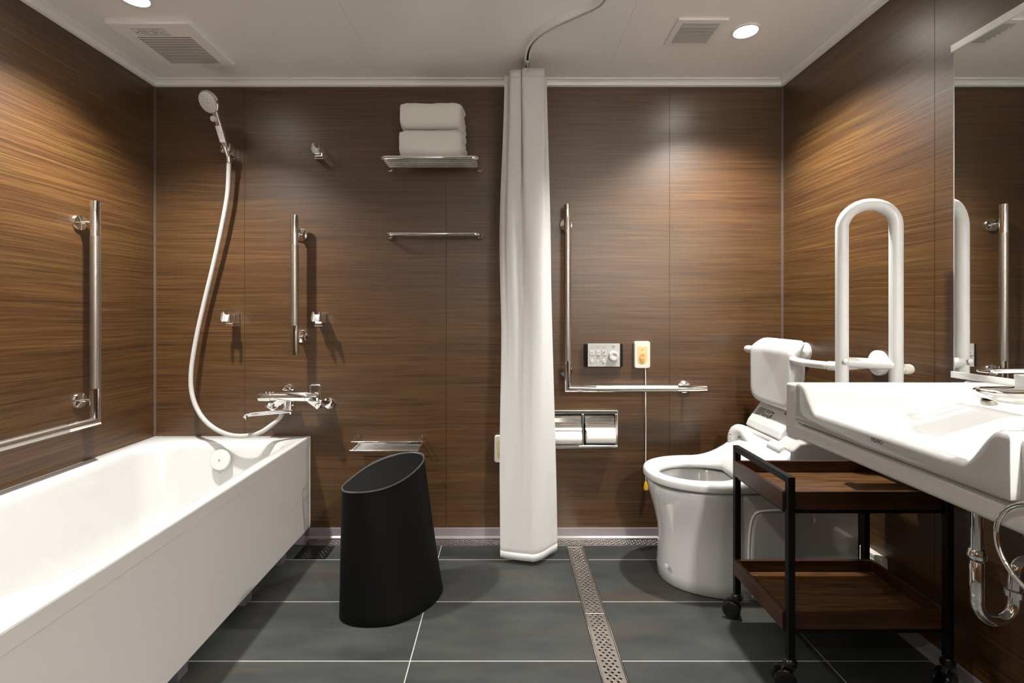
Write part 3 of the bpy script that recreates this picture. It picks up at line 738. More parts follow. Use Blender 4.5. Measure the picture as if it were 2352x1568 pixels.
for f, dz in ((1.0, -.004), (1.002, -.001), (.992, .001), (.975, .0005), (.968, -.004)):
    rows.append([Vector((cen.x+(p.x-cen.x)*f, cen.y+(p.y-cen.y)*f, topz(p)+dz)) for p in tc_])
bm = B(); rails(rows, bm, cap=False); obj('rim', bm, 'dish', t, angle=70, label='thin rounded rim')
rows = []
for k in range(12):
    u = k/11; f = .97*(1-u)+.02*u; d = .085*(1-(1-u)**2.2)
    rows.append([Vector((cen.x+(p.x-cen.x)*f, cen.y+(p.y-cen.y)*f, topz(cen+(p-cen)*f)-.002-d)) for p in tc_])
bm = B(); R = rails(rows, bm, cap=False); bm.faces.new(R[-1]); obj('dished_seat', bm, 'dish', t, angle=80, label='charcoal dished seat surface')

# ------------------------------------------------------------------ curtain rail and curtain
rail_pts = [(.094, 2.195), (.093, 2.044), (.095, 1.962), (.110, 1.896), (.141, 1.84), (.199, 1.78), (.268, 1.722), (.318, 1.675), (.338, 1.62), (.345, 1.50), (.345, 1.2), (.345, .4), (.345, -.85)]
P = spline([(x, y, H-.012) for x, y in rail_pts], 6)
t = thing('curtain_rail', 'curved white curtain rail fixed to the ceiling', 'curtain rail', (.2, 1.8, H))
def sweep(P, prof):
    rows = []
    for i, p in enumerate(P):
        a = P[max(i-1, 0)]; c = P[min(i+1, len(P)-1)]; tn = (c-a).normalized(); sd = Vector((tn.y, -tn.x, 0))
        rows.append([p+sd*u+Vector((0, 0, v)) for u, v in prof])
    bm = B(); rails(rows, bm); return bm
obj('track', sweep(P, [(-.012, .012), (.012, .012), (.012, -.012), (.0045, -.012), (.0045, .002), (-.0045, .002), (-.0045, -.012), (-.012, -.012)]), 'trimw', t, smooth=False)
obj('track_slot', sweep(P, [(-.0045, .002), (.0045, .002), (.0045, -.001), (-.0045, -.001)]), 'rubbl', t, smooth=False, label='dark slot of the track')
t2 = thing('shower_curtain', 'white cloth shower curtain gathered at the end of the ceiling rail', 'curtain', (.09, 2.05, 0))
topc = [(-.002, 2.090), (.006, 2.087), (.019, 2.084), (.021, 2.052), (.040, 2.043), (.0665, 2.045), (.0705, 2.070), (.0725, 2.032), (.100, 2.029), (.140, 2.028), (.164, 2.033), (.166, 2.080), (.171, 2.086), (.178, 2.092)]
midc = [(-.016, 2.085), (-.008, 2.074), (.006, 2.070), (.014, 2.048), (.036, 2.038), (.066, 2.046), (.078, 2.052), (.090, 2.034), (.112, 2.026), (.146, 2.032), (.166, 2.050), (.174, 2.078), (.182, 2.088), (.1925, 2.10)]
botc = [(-.022, 2.050), (-.014, 2.046), (.000, 2.040), (.016, 2.036), (.036, 2.030), (.062, 2.024), (.082, 2.020), (.098, 2.017), (.116, 2.013), (.146, 2.028), (.170, 2.050), (.190, 2.074), (.208, 2.093), (.226, 2.112)]
NV = 44; rows = []
tA, tM, tB = [spline([(x, y, 0) for x, y in c], 6) for c in (topc, midc, botc)]
for k in range(NV+1):
    u = k/NV; z = 2.060+(.020-2.060)*u; row = []
    for i in range(len(tA)):
        if u < .42: w_ = sm(0, 1, (u/.42)**.8); p = tA[i].lerp(tM[i], w_)
        else: w_ = sm(.42, 1.0, u); p = tM[i].lerp(tB[i], (w_+(u-.42)/.58)/2)
        s = i/len(tA)
        p = Vector((p.x, p.y+.005*sin(u*9+s*7)*u*(1-u)+.004*sin(s*22+u*3)*sin(pi*min(1, u*1.2)), z))
        p.x += -.006*sin(pi*min(1, u*1.9))*(1-s)+.002*sin(u*14)*(1-s) + .010*max(0, s-.5)*sin(pi*u)
        row.append(p)
    rows.append(row)
bm = B(); rails(rows, bm, closed=False, cap=False); o = obj('curtain_cloth', bm, 'curtain', t2, angle=180)
md = o.modifiers.new('thick', 'SOLIDIFY'); md.thickness = .0012
def band(z0, z1, off, name):
    rr = []
    for z in (z0, (z0+z1)/2, z1):
        u = (2.060-z)/2.04; k = min(NV-1, max(0, int(u*NV))); f = u*NV-k
        row = [rows[k][i].lerp(rows[k+1][i], f) for i in range(len(tA))]
        rr.append([Vector((p.x, p.y-off, z)) for p in row])
    b_ = B(); rails(rr, b_, closed=False, cap=False); o = obj(name, b_, 'curtain', t2, angle=180)
    md = o.modifiers.new('thick', 'SOLIDIFY'); md.thickness = .001
band(2.061, 2.028, .0018, 'header_tape'); band(.048, .0185, .0018, 'bottom_hem')
bm = B(); c = Vector((.0915, 2.0265, 2.043)); tube(bm, [c+Vector((.0072*cos(a), 0, .0072*sin(a))) for a in [2*pi*j/24 for j in range(24)]], .0017, 8, loop=True)
ey = obj('eyelet', bm, 'steel', t2)
bm = B(); tube(bm, spline([(.0915, 2.040, 2.043), (.0915, 2.030, 2.038), (.0915, 2.020, 2.044), (.092, 2.022, 2.062), (.0925, 2.030, 2.080), (.0925, 2.034, 2.094)], 5), .0017, 8)
obj('hook', bm, 'clear', t2)
bm = B(); box(bm, .086, .099, 2.026, 2.046, 2.084, 2.094); obj('runner', bm, 'plast', t2, bevel=.002)

# ------------------------------------------------------------------ toilet remote
cx, cz = .4555, .8496
t = thing('toilet_remote', 'silver toilet control panel with round dial on the back wall', 'control panel', (cx, BY, cz))
Y0 = BY
obj('black_base', prism(B(), rrect(cx-.0875, cx+.0875, cz-.0530, cz+.0515, .003, 4), 'y', Y0-.019, Y0), 'rubber', t, smooth=False)
obj('front_plate', box(B(), cx-.0745, cx+.0735, Y0-.023, Y0-.0185, cz-.0525, cz+.0535), 'silver', t, smooth=False, bevel=.0008)
yF = Y0-.023
for i, bx in enumerate((cx-.0555, cx-.0275, cx+.0005)):
    b_ = obj('square_button', prism(B(), rrect(bx-.0095, bx+.0095, cz+.001, cz+.0225, .0015, 3), 'y', yF-.0022, yF), 'btn', t, smooth=False, bevel=.0006)
    yy = yF-.0026
    if i == 0: obj('stop_mark', box(B(), bx-.002, bx+.002, yy, yy+.0004, cz+.010, cz+.014), 'darkink', b_, smooth=False)
    elif i == 1:
        bm = B(); tube(bm, spline([(bx-.005, yy, cz+.016), (bx-.003, yy, cz+.010), (bx, yy, cz+.013), (bx+.003, yy, cz+.010), (bx+.005, yy, cz+.016)], 5), .0004, 6); obj('wash_mark', bm, 'greyink', b_)
    else:
        bm = B(); lathe(bm, [(0, 0), (.0014, 0), (.0014, .0004), (0, .0004)], (bx+.0015, yy+.0004, cz+.0195), (0, -1, 0), 12)
        box(bm, bx+.0003, bx+.003, yy, yy+.0004, cz+.010, cz+.0175); box(bm, bx-.003, bx+.003, yy, yy+.0004, cz+.010, cz+.0125); box(bm, bx-.005, bx-.002, yy, yy+.0004, cz+.0065, cz+.0105)
        obj('person_mark', bm, 'darkink', b_, smooth=False)
for bx, s in ((cx-.055, '-'), (cx-.0005, '+')):
    b_ = obj('round_button', lathe(B(), [(0, 0), (.0085, 0), (.0085, .0018), (.0075, .0026), (0, .0022)], (bx, yF, cz-.0265), (0, -1, 0), 24), 'btn', t)
    text('button_sign', s, .009, (bx, yF-.0028, cz-.0265), (pi/2, 0, 0), 'greyink', b_, .0002)
for k in range(5):
    bx = cx-.0415+k*.0072
    obj('level_light', lathe(B(), [(0, 0), (.0012, 0), (.0012, .0006), (0, .0008)], (bx, yF, cz-.0265), (0, -1, 0), 10), 'led' if k == 2 else 'darkink', t, label='glowing white level light' if k == 2 else None)
obj('dial', lathe(B(), [(0, 0), (.0232, 0), (.0225, .010), (.0205, .013), (.013, .0135), (.011, .0115), (0, .0105)], (cx+.0435, yF, cz-.003), (0, -1, 0), 40), 'btn', t)
for s, x, z in (('止', cx-.0555, cz+.0385), ('おしり', cx-.0275, cz+.0385), ('ビデ', cx+.0005, cz+.0385), ('音姫', cx+.0435, cz+.0390), ('水勢', cx-.0265, cz-.009)):
    text('print', s, .0062, (x, yF-.0002, z), (pi/2, 0, 0), 'greyink', t, .0001)
for s, x, z in (('STOP', cx-.0555, cz+.0325), ('REAR', cx-.0275, cz+.0325), ('BIDET', cx+.0005, cz+.0325), ('FLUSHING', cx+.0435, cz+.0325), ('WATER PRESSURE', cx-.0265, cz-.0155), ('VOLUME', cx+.0435, cz-.036)):
    text('print', s, .0034, (x, yF-.0002, z), (pi/2, 0, 0), 'greyink', t, .0001)

# ------------------------------------------------------------------ emergency call buttons
def call_unit(cx, cz, cord, label):
    t = thing('emergency_call_button', label, 'call button', (cx, BY, cz), 'cream emergency call units')
    w_, h_ = .0362, .0622
    r0 = rrect(cx-w_, cx+w_, cz-h_, cz+h_, .010, 6); r1 = rrect(cx-w_+.003, cx+w_-.003, cz-h_+.003, cz+h_-.003, .009, 6)
    bm = B(); rails([[(x, BY, z) for x, z in r0], [(x, BY-.015, z) for x, z in r0], [(x, BY-.018, z) for x, z in r1]], bm); obj('housing', bm, 'cream', t, angle=30)
    # shield-shaped pale yellow panel
    pl = [(cx-.022, cz+.039), (cx-.023, cz-.022)]+[(cx-.023*cos(a), cz-.022-.0215*sin(a)) for a in [k*pi/12 for k in range(1, 12)]]+[(cx+.023, cz-.022), (cx+.022, cz+.039)]
    p_ = obj('yellow_panel', prism(B(), pl, 'y', BY-.0188, BY-.0175), 'yellowp', t, smooth=False)
    obj('indicator', box(B(), cx-.003, cx+.003, BY-.0193, BY-.0187, cz+.0215, cz+.0235), 'darkink', p_, smooth=False)
    bt = [(cx+.0125*cos(a), cz-.0135+math.copysign(abs(sin(a))**.85, sin(a))*.0195) for a in [2*pi*k/32 for k in range(32)]]
    b_ = obj('push_button', prism(B(), bt, 'y', BY-.022, BY-.018), 'orange', t, smooth=False, bevel=.001)
    text('button_text', '呼出', .0115, (cx, BY-.0224, cz-.0135), (pi/2, 0, 0), 'whiteink', b_, .0002)
    if cord:
        bm = B(); x0 = cx+.0155
        cp = [(x0, BY-.012, cz-h_), (x0+.0005, BY-.014, .72), (x0-.0008, BY-.018, .60), (x0+.0012, BY-.016, .54), (x0+.0003, BY-.016, .40), (x0+.0008, BY-.016, .262)]
        tube(bm, spline(cp, 6), .0020, 8); c_ = obj('pull_cord', bm, 'trimw', t, label='thin white pull cord')
        obj('pull_knob', lathe(B(), [(0, 0), (.0045, 0), (.006, -.004), (.0115, -.028), (.0115, -.035), (.008, -.039), (0, -.040)], (x0+.0008, BY-.016, .266), (0, 0, 1), 24), 'yellow', c_, label='yellow pull knob')
    return t
call_unit(.6336, .851, True, 'cream emergency call unit with a white pull cord ending in a yellow knob')
call_unit(-.0125, .4155, False, 'cream emergency call unit half hidden behind the left edge of the shower curtain')

# ------------------------------------------------------------------ twin toilet paper holder
px0, px1, pz0, pz1 = .196, .522, .4175, .594
t = thing('paper_holder', 'recessed polished steel twin toilet paper holder on the back wall', 'toilet paper holder', ((px0+px1)/2, BY, .5))
mid = (px0+px1)/2
bm = B(); yo = BY-.014
for a, c, d, e in ((px0, px1, pz1-.017, pz1), (px0, px1, pz0, pz0+.014), (px0, px0+.015, pz0+.014, pz1-.017), (px1-.015, px1, pz0+.014, pz1-.017), (mid-.006, mid+.006, pz0+.014, pz1-.017)):
    box(bm, a, c, yo, BY-.001, d, e)
obj('frame', bm, 'steel', t, smooth=False, bevel=.002)
bm = B(); box(bm, px0+.004, px1-.004, BY-.0025, BY, pz0+.004, pz1-.004); obj('recess', bm, 'rubber', t, smooth=False)
for (a, c) in ((px0+.016, mid-.008), (mid+.010, px1-.018)):
    # curved hinged cover over each roll
    bm = B(); pr = [(0.001, .145), (.010, .1445), (.016, .138), (.012, .118), (.020, .112), (.030, .100), (.036, .086), (.036, .074), (.033, .070), (.034, .088), (.026, .1), (.012, .112), (.001, .113)]
    prism(bm, [(BY-.002-u, pz0+v+.004) for u, v in pr], 'x', a, c); cv_ = obj('cover_flap', bm, 'steel', t, smooth=True, angle=25)
rolls = []
for (a, c), s in (((px0+.018, mid-.010), 'toilet paper roll in the left half of the steel holder beside the curtain'), ((mid+.014, px1-.020), 'toilet paper roll in the right half of the steel holder')):
    bm = B(); rr = .030; yc, zc = BY-.0335, pz0+.060
    if s.startswith('toilet paper roll in the left'): zc -= .004
    lathe(bm, [(.010, 0), (rr, 0), (rr, c-a), (.010, c-a)], (a, yc, zc), (1, 0, 0), 36)
    o = obj('toilet_roll', bm, 'paper', None, angle=50); tag(o, s, 'toilet paper', 'toilet rolls in the holder'); o.location.z += 0
    # folded pointed end
    xm = (a+c)/2+(.0 if 'right' in s else .004); w_ = .019
    bm = B(); ang = [radians_ for radians_ in (math.radians(55), math.radians(20))]
    def onr(x, th): return (x, yc-(rr+.0008)*cos(th), zc+(rr+.0008)*sin(th))
    v = [bm.verts.new(p) for p in (onr(xm-w_, .62), onr(xm, .62), onr(xm+w_, .62), onr(xm-w_*.5, .38), onr(xm+w_*.5, .38), onr(xm, .10))]
    bm.faces.new((v[0], v[1], v[3])); bm.faces.new((v[1], v[2], v[4])); bm.faces.new((v[1], v[4], v[5], v[3]))
    e = obj('folded_end', bm, 'whiteink', o, smooth=False, label='pointed folded end sheet'); md = e.modifiers.new('t', 'SOLIDIFY'); md.thickness = .0006

# ------------------------------------------------------------------ toilet
YC = 1.945
t = thing('toilet', 'white floor-standing toilet with bidet seat facing left in the right back corner', 'toilet', (.9, YC, 0))
def egg(xf, xb, wd, rb, z, n=20, pw=1.0, yc=YC):
    """closed outline: elongated rounded front at xf, squarer back at xb, half width wd"""
    out = []; L = (xb-xf)*.48; xc = xf+L
    for k in range(n+1):
        a = -pi/2+pi*k/n; ca = abs(cos(a))**pw; out.append((xc-L*ca, yc-wd*sin(a)*-1 if False else yc+wd*math.copysign(abs(sin(a))**(.92), sin(a)), z))
    for k in range(1, 8): out.append((xc+(xb-rb-xc)*k/8, yc+wd, z))
    # back: from +wd to -wd with rounded corners rb
    for k in range(6):
        a = k/5*pi/2; out.append((xb-rb+rb*sin(a), yc+wd-rb+rb*cos(a), z))
    for k in range(6):
        a = pi/2+k/5*pi/2; out.append((xb-rb+rb*sin(a), yc-wd+rb+rb*cos(a), z))
    for k in range(7, 0, -1): out.append((xc+(xb-rb-xc)*k/8, yc-wd, z))
    return out
rows = [egg(.618, 1.20, .176, .05, 0), egg(.613, 1.20, .182, .05, .004), egg(.611, 1.20, .182, .05, .05), egg(.617, 1.19, .172, .05, .14), egg(.613, 1.18, .169, .05, .20), egg(.600, 1.17, .172, .05, .26),
        egg(.584, 1.16, .178, .05, .315), egg(.574, 1.15, .1825, .05, .352), egg(.572, 1.15, .1835, .05, .372), egg(.576, 1.145, .181, .05, .381), egg(.588, 1.13, .172, .05, .384)]
nI = len(rows[0])
def ell(xf, xb, wd, z): 
    out = []; xc, L = (xf+xb)/2, (xb-xf)/2
    pts = egg(.588, 1.13, .172, .05, z)
    for p in pts:
        a = atan2((p[1]-YC)/.172, (p[0]-.86)/.27); out.append((xc+L*cos(a), YC+wd*sin(a), z))
    return out
rows += [ell(.615, .935, .135, .380), ell(.622, .93, .128, .366), ell(.632, .92, .118, .33), ell(.66, .90, .09, .27), ell(.70, .88, .055, .22), ell(.75, .84, .02, .205)]
bm = B(); rails(rows, bm); obj('bowl', bm, 'porc', t, angle=60)
# seat ring
def lift(x): return .082*max(0, (x-.80)/.20)**2.1
def seat_row(f, dz, base=.3915):
    O = egg(.558, 1.04, .190, .03, 0, 20); I = []
    xc, L, wd = .775, .155, .112
    out = []
    for p in O:
        a = atan2((p[1]-YC)/.19, (p[0]-.80)/.24); q = (xc+L*cos(a), YC+wd*sin(a))
        x = p[0]+(q[0]-p[0])*f; y = p[1]+(q[1]-p[1])*f
        out.append((x, y, base+dz+(lift(x) if dz > .02 else lift(x)*.6 if dz > .01 else 0)))
    return out
rows = [seat_row(.04, .001), seat_row(.0, .006), seat_row(-.012, .014), seat_row(-.005, .024), seat_row(.05, .032), seat_row(.22, .036), seat_row(.5, .033), seat_row(.8, .026), seat_row(.95, .018), seat_row(1.0, .010), seat_row(.95, .001)]
bm = B(); rails(rows, bm, loop=True); obj('seat', bm, 'plast', t, angle=75)
# washlet body behind the seat
def wl_row(y0_, y1_, prof): return [[(x, y, z) for x, z in prof] for y in (y0_, y1_)]
prof = [(.955, .392), (1.06, .392), (1.06, .50), (1.035, .505), (1.000, .495), (.970, .47), (.955, .44)]
bm = B(); rails([[(x, y, z) for x, z in prof] for y in (YC-.165, YC-.15, YC+.15, YC+.165)], bm); obj('washlet_body', bm, 'plast', t, bevel=.01, seg=3, angle=60)
# arched arm with label at the far side, pipe running to the near side
bm = B(); tube(bm, spline([(.990, YC+.172, .440), (.992, YC+.170, .500), (1.000, YC+.160, .535), (1.015, YC+.130, .540), (1.025, YC+.09, .512), (1.03, YC+.04, .495), (1.03, YC-.02, .49), (1.03, YC-.06, .486)], 5),
   [.024]*5+[.026]*8+[.025]*12+[.022]*11, 18, round_end=True); obj('hinge_arm', bm, 'plast', t)
cc = Vector((.9905, YC+.1715, 0)); rs = .0250
def onarm(an, z, r=rs): return (cc.x-r*cos(an), cc.y-r*sin(an), z)
bm = B(); rails([[onarm(.30+k*.11, z) for k in range(9)] for z in (.488, .508, .528)], bm, closed=False, cap=False); lb = obj('caution_label', bm, 'paper', t, label='small sticker with fine black print')
bm = B()
for j, z in enumerate([.492+k*.0047 for k in range(7)]):
    an = .36
    while an < 1.1:
        l = random.uniform(.06, .2); rails([[onarm(an+q*l/2, zz, rs+.0004) for q in range(3)] for zz in (z, z+(.0035 if j == 6 else .0016))], bm, closed=False, cap=False); an += l+(.02 if j == 6 else .07)
obj('label_print', bm, 'darkink', lb, smooth=False)
bm = B(); lathe(bm, [(0, 0), (.0165, 0), (.0195, .004), (.0195, .085), (0, .09)], (1.035, 1.808, .530), (0, 1, 0), 28); k_ = obj('water_filter_cap', bm, 'plast', t)
bm = B(); lathe(bm, [(0, 0), (.013, 0), (.013, -.0015), (0, -.0015)], (1.035, 1.808, .530), (0, 1, 0), 28); obj('cap_disc', bm, 'trimw', k_)
bm = B(); lathe(bm, [(0, 0), (.013, 0), (.0145, .003), (.0145, .05), (0, .055)], (1.035, 1.800, .494), (0, 1, 0), 24); obj('drain_knob', bm, 'plast', t)
# rear cabinet with sloped console
bm = B(); zt = .556; ya, yb = 1.772, 2.132
prism(bm, [(1.052, .09), (1.045, .40), (1.043, .545), (1.075, .571), (1.270, .585), (1.288, .585), (1.288, .09)], 'y', ya, yb)
obj('rear_cabinet', bm, 'porc', t, smooth=False, bevel=.008, seg=3)
bm = B(); ym = 1.872
vsA = [(1.048, .556), (1.060, .584), (1.122, .668), (1.135, .672), (1.288, .672), (1.288, .556)]
rails([[(x, y, z) for x, z in vsA] for y in (ym, ym+.02, yb-.02, yb)], bm); tkl = obj('console_cover', bm, 'plast', t, smooth=False, bevel=.008, seg=3)
# printed label on the slope
s0 = Vector((1.060, 0, .584)); s1 = Vector((1.122, 0, .668)); ds = (s1-s0); nn = Vector((-ds.z, 0, ds.x)).normalized()
bm = B()
def slopebox(bm, y0_, y1_, a0_, a1_):
    P_ = [s0+ds*a+nn*.0012 for a in (a0_, a1_)]
    v = [bm.verts.new((P_[i].x, y, P_[i].z)) for i, y in ((0, y0_), (0, y1_), (1, y1_), (1, y0_))]; bm.faces.new(v)
for a0_ in (.62, .55, .47, .39, .32):
    y = 2.105-.0
    while y > 2.005:
        l = random.uniform(.003, .008)
        if random.random() < .85: slopebox(bm, y-l, y, a0_, a0_+.035)
        y -= l+.002
slopebox(bm, 2.002, 1.985, .58, .63); slopebox(bm, 1.998, 1.99, .36, .52)
o = obj('label_print', bm, 'darkink', tkl, smooth=False, label='rows of fine black print')
bm = B(); slopebox(bm, 1.93, 1.90, .70, .82); obj('name_mark', bm, 'greyink', tkl, smooth=False)
# side panel line on the bowl foot
bm = B(); tube(bm, spline([(.885, YC-.1765, .05), (.884, YC-.1760, .18), (.888, YC-.1795, .27), (.900, YC-.1835, .315), (.93, YC-.185, .330), (1.02, YC-.185, .334)], 6), .004, 8); obj('side_joint', bm, 'trimw', t)
bm = B(); prism(bm, [(.89, .01), (.888, .18), (.892, .27), (.905, .312), (.93, .325), (1.05, .33), (1.05, .01)], 'y', YC-.186, YC-.10); obj('side_cover', bm, 'porc', t, smooth=False, bevel=.01, seg=3)
bm = B(); lathe(bm, [(0, 0), (.009, 0), (.009, .004), (0, .006)], (.6195, YC-.075, .075), (-1, -.55, 0), 20); obj('bolt_cap', bm, 'plast', t)

# ------------------------------------------------------------------ backrest with its rail
t = thing('toilet_back_support', 'white padded backrest on a curved white tube above the rear of the toilet', 'back support', (1.10, 1.945, .80))
ya, yb, z0, z1 = 1.815, 2.128, .668, .940; YP = (ya+yb)/2
bm = B(); rowsF = []
ol = rrect(ya, yb, z0, z1, (.05, .05, .055, .055), 8)
def shell(f, dx):
    out = []
    for y, z in ol:
        yy = YP+(y-YP)*f; zm = (z0+z1)/2; zz = zm+(z-zm)*f
        u = (yy-YP)/.157; v = (zz-z0)/(z1-z0)
        bend = -.016*u*u+.012*(1-u*u)*0+.03*sm(.80, 1.05, v)
        out.append((1.078+dx+bend, yy, zz))
    return out
rw = [shell(.02, .002)]+[shell(.08*k, .002-.003*(.08*k)) for k in range(1, 12)]+[ shell(.95, .003), shell(.99, .012), shell(1.0, .024), shell(.99, .036), shell(.95, .045), shell(.85, .048), shell(.02, .048)]
rails(rw, bm); obj('pad', bm, 'railw', t, angle=75)
bm = B(); prism(bm, [(1.125, .90), (1.125, .795), (1.112, .765), (1.095, .74), (1.090, .90)], 'y', 1.826, 1.86); obj('bracket', bm, 'plast', t, smooth=False, bevel=.004)
bm = B(); tube(bm, fillet([(1.082, 2.172, .884), (1.100, 2.08, .884), (1.278, 2.09, .878)], .03, 6), .0165, 16, round_end=True); obj('far_tube', bm, 'railw', t)
bm = B(); tube(bm, spline([(1.085, 1.84, .872), (1.072, 1.800, .868), (1.088, 1.745, .864), (1.14, 1.690, .861), (1.19, 1.680, .861), (1.278, 1.678, .870)], 6), .0135, 16); obj('near_tube', bm, 'railw', t)
bm = B(); tube(bm, spline([(1.125, 1.700, .8615), (1.14, 1.690, .861), (1.155, 1.685, .861)], 3), .016, 14); obj('tube_joint', bm, 'plast', t)
for y, z, r in ((2.09, .878, .040), (1.678, .873, .043)):
    bm = B(); lathe(bm, [(0, 0), (r, 0), (r, .010), (r*.85, .016), (r*.5, .02), (0, .02)], (RX, y, z), (-1, 0, 0), 36); obj('wall_flange', bm, 'plast', t)

# ------------------------------------------------------------------ flip-up support rail
t = thing('support_rail', 'thick white vinyl U-shaped fold-up support rail standing raised beside the toilet', 'support rail', (RX, 1.53, .5))
pa = Vector((1.078, 1.560)); pb = Vector((1.203, 1.500)); dirv = (pb-pa); half = dirv.length/2; ctr = (pa+pb)/2; dn = dirv.normalized()
zt = 1.385-half; pts = [(pa.x, pa.y, .64), (pa.x, pa.y, .9), (pa.x, pa.y, zt-.15)]
for k in range(0, 17):
    a = pi-k*pi/16; p = ctr+dn*half*cos(a); pts.append((p.x, p.y, zt+half*sin(a)))
pts += [(pb.x, pb.y, zt-.15), (pb.x, pb.y, .9), (pb.x, pb.y, .64)]
bm = B(); tube(bm, pts, .0184, 24); obj('u_tube', bm, 'railw', t)
bm = B(); q0 = Vector((pa.x, pa.y, .888)); q1 = Vector((pb.x, pb.y, .885)); cyl(bm, q0, q1, .0165, 20); obj('cross_tube', bm, 'railw', t)
bm = B(); lathe(bm, [(0, 0), (.007, .001), (.009, .006), (0, .012)], (pa.x-.004, pa.y-.020, .892), (0, -1, .1), 16); obj('knob', bm, 'plast', t)
bm = B(); cyl(bm, (pb.x, pb.y, .872), (1.226, pb.y, .872), .0125, 20); lathe(bm, [(0, 0), (.0150, 0), (.0155, .003), (.0155, .024), (.0125, .029), (0, .030)], (1.221, pb.y, .872), (1, 0, 0), 24); obj('end_cap', bm, 'cream', t, label='ivory rubber end cap')
bm = B(); box(bm, RX-.022, RX, 1.47, 1.58, .62, .76); box(bm, 1.055, RX-.018, 1.478, 1.57, .628, .675); obj('wall_bracket', bm, 'plast', t, bevel=.006)

# ------------------------------------------------------------------ vanity counter, basin
CX0, CY1, CY0, CZ0, CZ1 = .785, 1.365, .20, .708, .852
BYA, BYB = .742, 1.290
def boolean(base, cutters):
    for c in cutters:
        md = base.modifiers.new('cut', 'BOOLEAN'); md.operation = 'DIFFERENCE'; md.object = c; md.solver = 'EXACT'
    bpy.context.view_layer.update()
    me = bpy.data.meshes.new_from_object(base.evaluated_get(bpy.context.evaluated_depsgraph_get()))
    base.modifiers.clear(); base.data = me
    for c in cutters: bpy.data.objects.remove(c)
t = thing('vanity_counter', 'white wall-mounted washbasin counter with a deep front apron', 'counter', (1.04, .8, CZ0))
base = obj('counter_slab', box(B(), CX0, RX-.001, CY0, CY1, CZ0, CZ1), 'counter', t, bevel=.007, seg=3, angle=30)
c1 = obj('cutter', box(B(), CX0+.016, 1.236, BYA+.004, BYB-.004, CZ0+.008, 2), 'counter', None)
c2 = obj('cutter', box(B(), CX0-.1, 1.236, BYA+.004, BYB-.004, .757, 2), 'counter', None)
boolean(base, [c1, c2]); base.data.name = 'counter_slab'
bm = B(); prism(bm, [(1.262, CZ1), (RX-.001, CZ1), (RX-.001, CZ1+.008), (1.272, CZ1+.008)], 'y', CY0, CY1-.02); obj('back_ledge', bm, 'counter', t, smooth=False, bevel=.002)

BX0, BX1 = .769, 1.262
def bz(x, y):
    d = min(y-BYA, BYB-y); 
    endc = sm(.018, .082, d)                       # shoulder at both ends
    deck = sm(.99, 1.10, x)                         # tap deck
    back = 1-sm(1.215, 1.245, x)
    drop = endc*(.066*(1-deck)+.034*deck)*back
    z = .8635-drop
    inner = sm(.782, .835, x)*(1-sm(.955, 1.085, x))*sm(.045, .16, d)
    z -= .060*inner
    return z
def gridvals(a, b_, n, fine=.016, k=7):
    v = [a+fine*(i/k)**1.4 for i in range(k)]; w_ = [b_-fine*(i/k)**1.4 for i in range(k)][::-1]
    return v+[a+fine+(b_-a-2*fine)*i/n for i in range(n+1)]+w_
ux = gridvals(BX0, BX1, 64); uy = gridvals(BYA, BYB, 80); rr = .012
def edge(d): 
    return 0 if d >= rr else rr-sqrt(max(0, rr*rr-(rr-d)**2))
bm = B(); G = []
for x in ux:
    row = []
    for y in uy:
        d = min(x-BX0, y-BYA, BYB-y); row.append(bm.verts.new((x, y, bz(x, y)-edge(max(0, d)))))
    G.append(row)
for i in range(len(ux)-1):
    for j in range(len(uy)-1): bm.faces.new((G[i][j], G[i+1][j], G[i+1][j+1], G[i][j+1]))
# skirt on the front and the two ends
loop = [G[i][0] for i in range(len(ux)-1, -1, -1)]+[G[0][j] for j in range(1, len(uy))]+[G[i][-1] for i in range(1, len(ux))]
prev = loop
for zf, ins in ((.775, .0), (.762, .0), (.758, .003), (.757, .014)):
    cur = []
    for v in loop:
        x, y = v.co.x, v.co.y; x2 = x+ins if x < BX0+.002 else x; y2 = min(max(y, BYA+ins), BYB-ins)
        cur.append(bm.verts.new((x2, y2, min(zf, v.co.z-.002))))
    for a in range(len(loop)-1): bm.faces.new((prev[a], prev[a+1], cur[a+1], cur[a]))
    prev = cur
t = thing('washbasin', 'glossy white ceramic washbasin with a scooped low front set into the counter', 'washbasin', (1.0, 1.016, .757))
obj('basin', bm, 'porc', t, angle=75)
text('logo', 'TOTO', .0115, (BX0-.0006, 1.0085, .781), (pi/2, 0, -pi/2), 'darkink', t, .0004, 1.0)
bm = B(); lathe(bm, [(0, .001), (.018, .001), (.021, .0), (.021, -.003), (0, -.003)], (.93, 1.016, bz(.93, 1.016)+.0025), (0, 0, 1), 28); obj('drain_plug', bm, 'chrome', t)

# ------------------------------------------------------------------ basin tap
t = thing('basin_tap', 'chrome single-lever washbasin tap with pull-out spout at the right edge', 'tap', (1.17, 1.01, .835))
yb_ = 1.01
bm = B(); rows = []
for x, w_, h0, h1 in ((.972, .004, .884, .890), (.985, .014, .872, .892), (1.005, .019, .862, .892), (1.03, .021, .858, .892), (1.06, .0215, .856, .893), (1.10, .023, .852, .896), (1.15, .025, .845, .900), (1.19, .026, .838, .900), (1.205, .02, .838, .892)):
    rows.append([(x, yb_+u, v) for u, v in rrect(-w_, w_, h0, h1, min(w_, (h1-h0)/2)*.6, 5)])
rails(rows, bm); obj('spout_body', bm, 'chrome', t, angle=50)
bm = B(); lathe(bm, [(0, 0), (.013, 0), (.0135, -.002), (.0125, -.010), (0, -.010)], (1.002, yb_, .866), (-.12, 0, 1), 24); obj('spray_outlet', bm, 'satin', t)
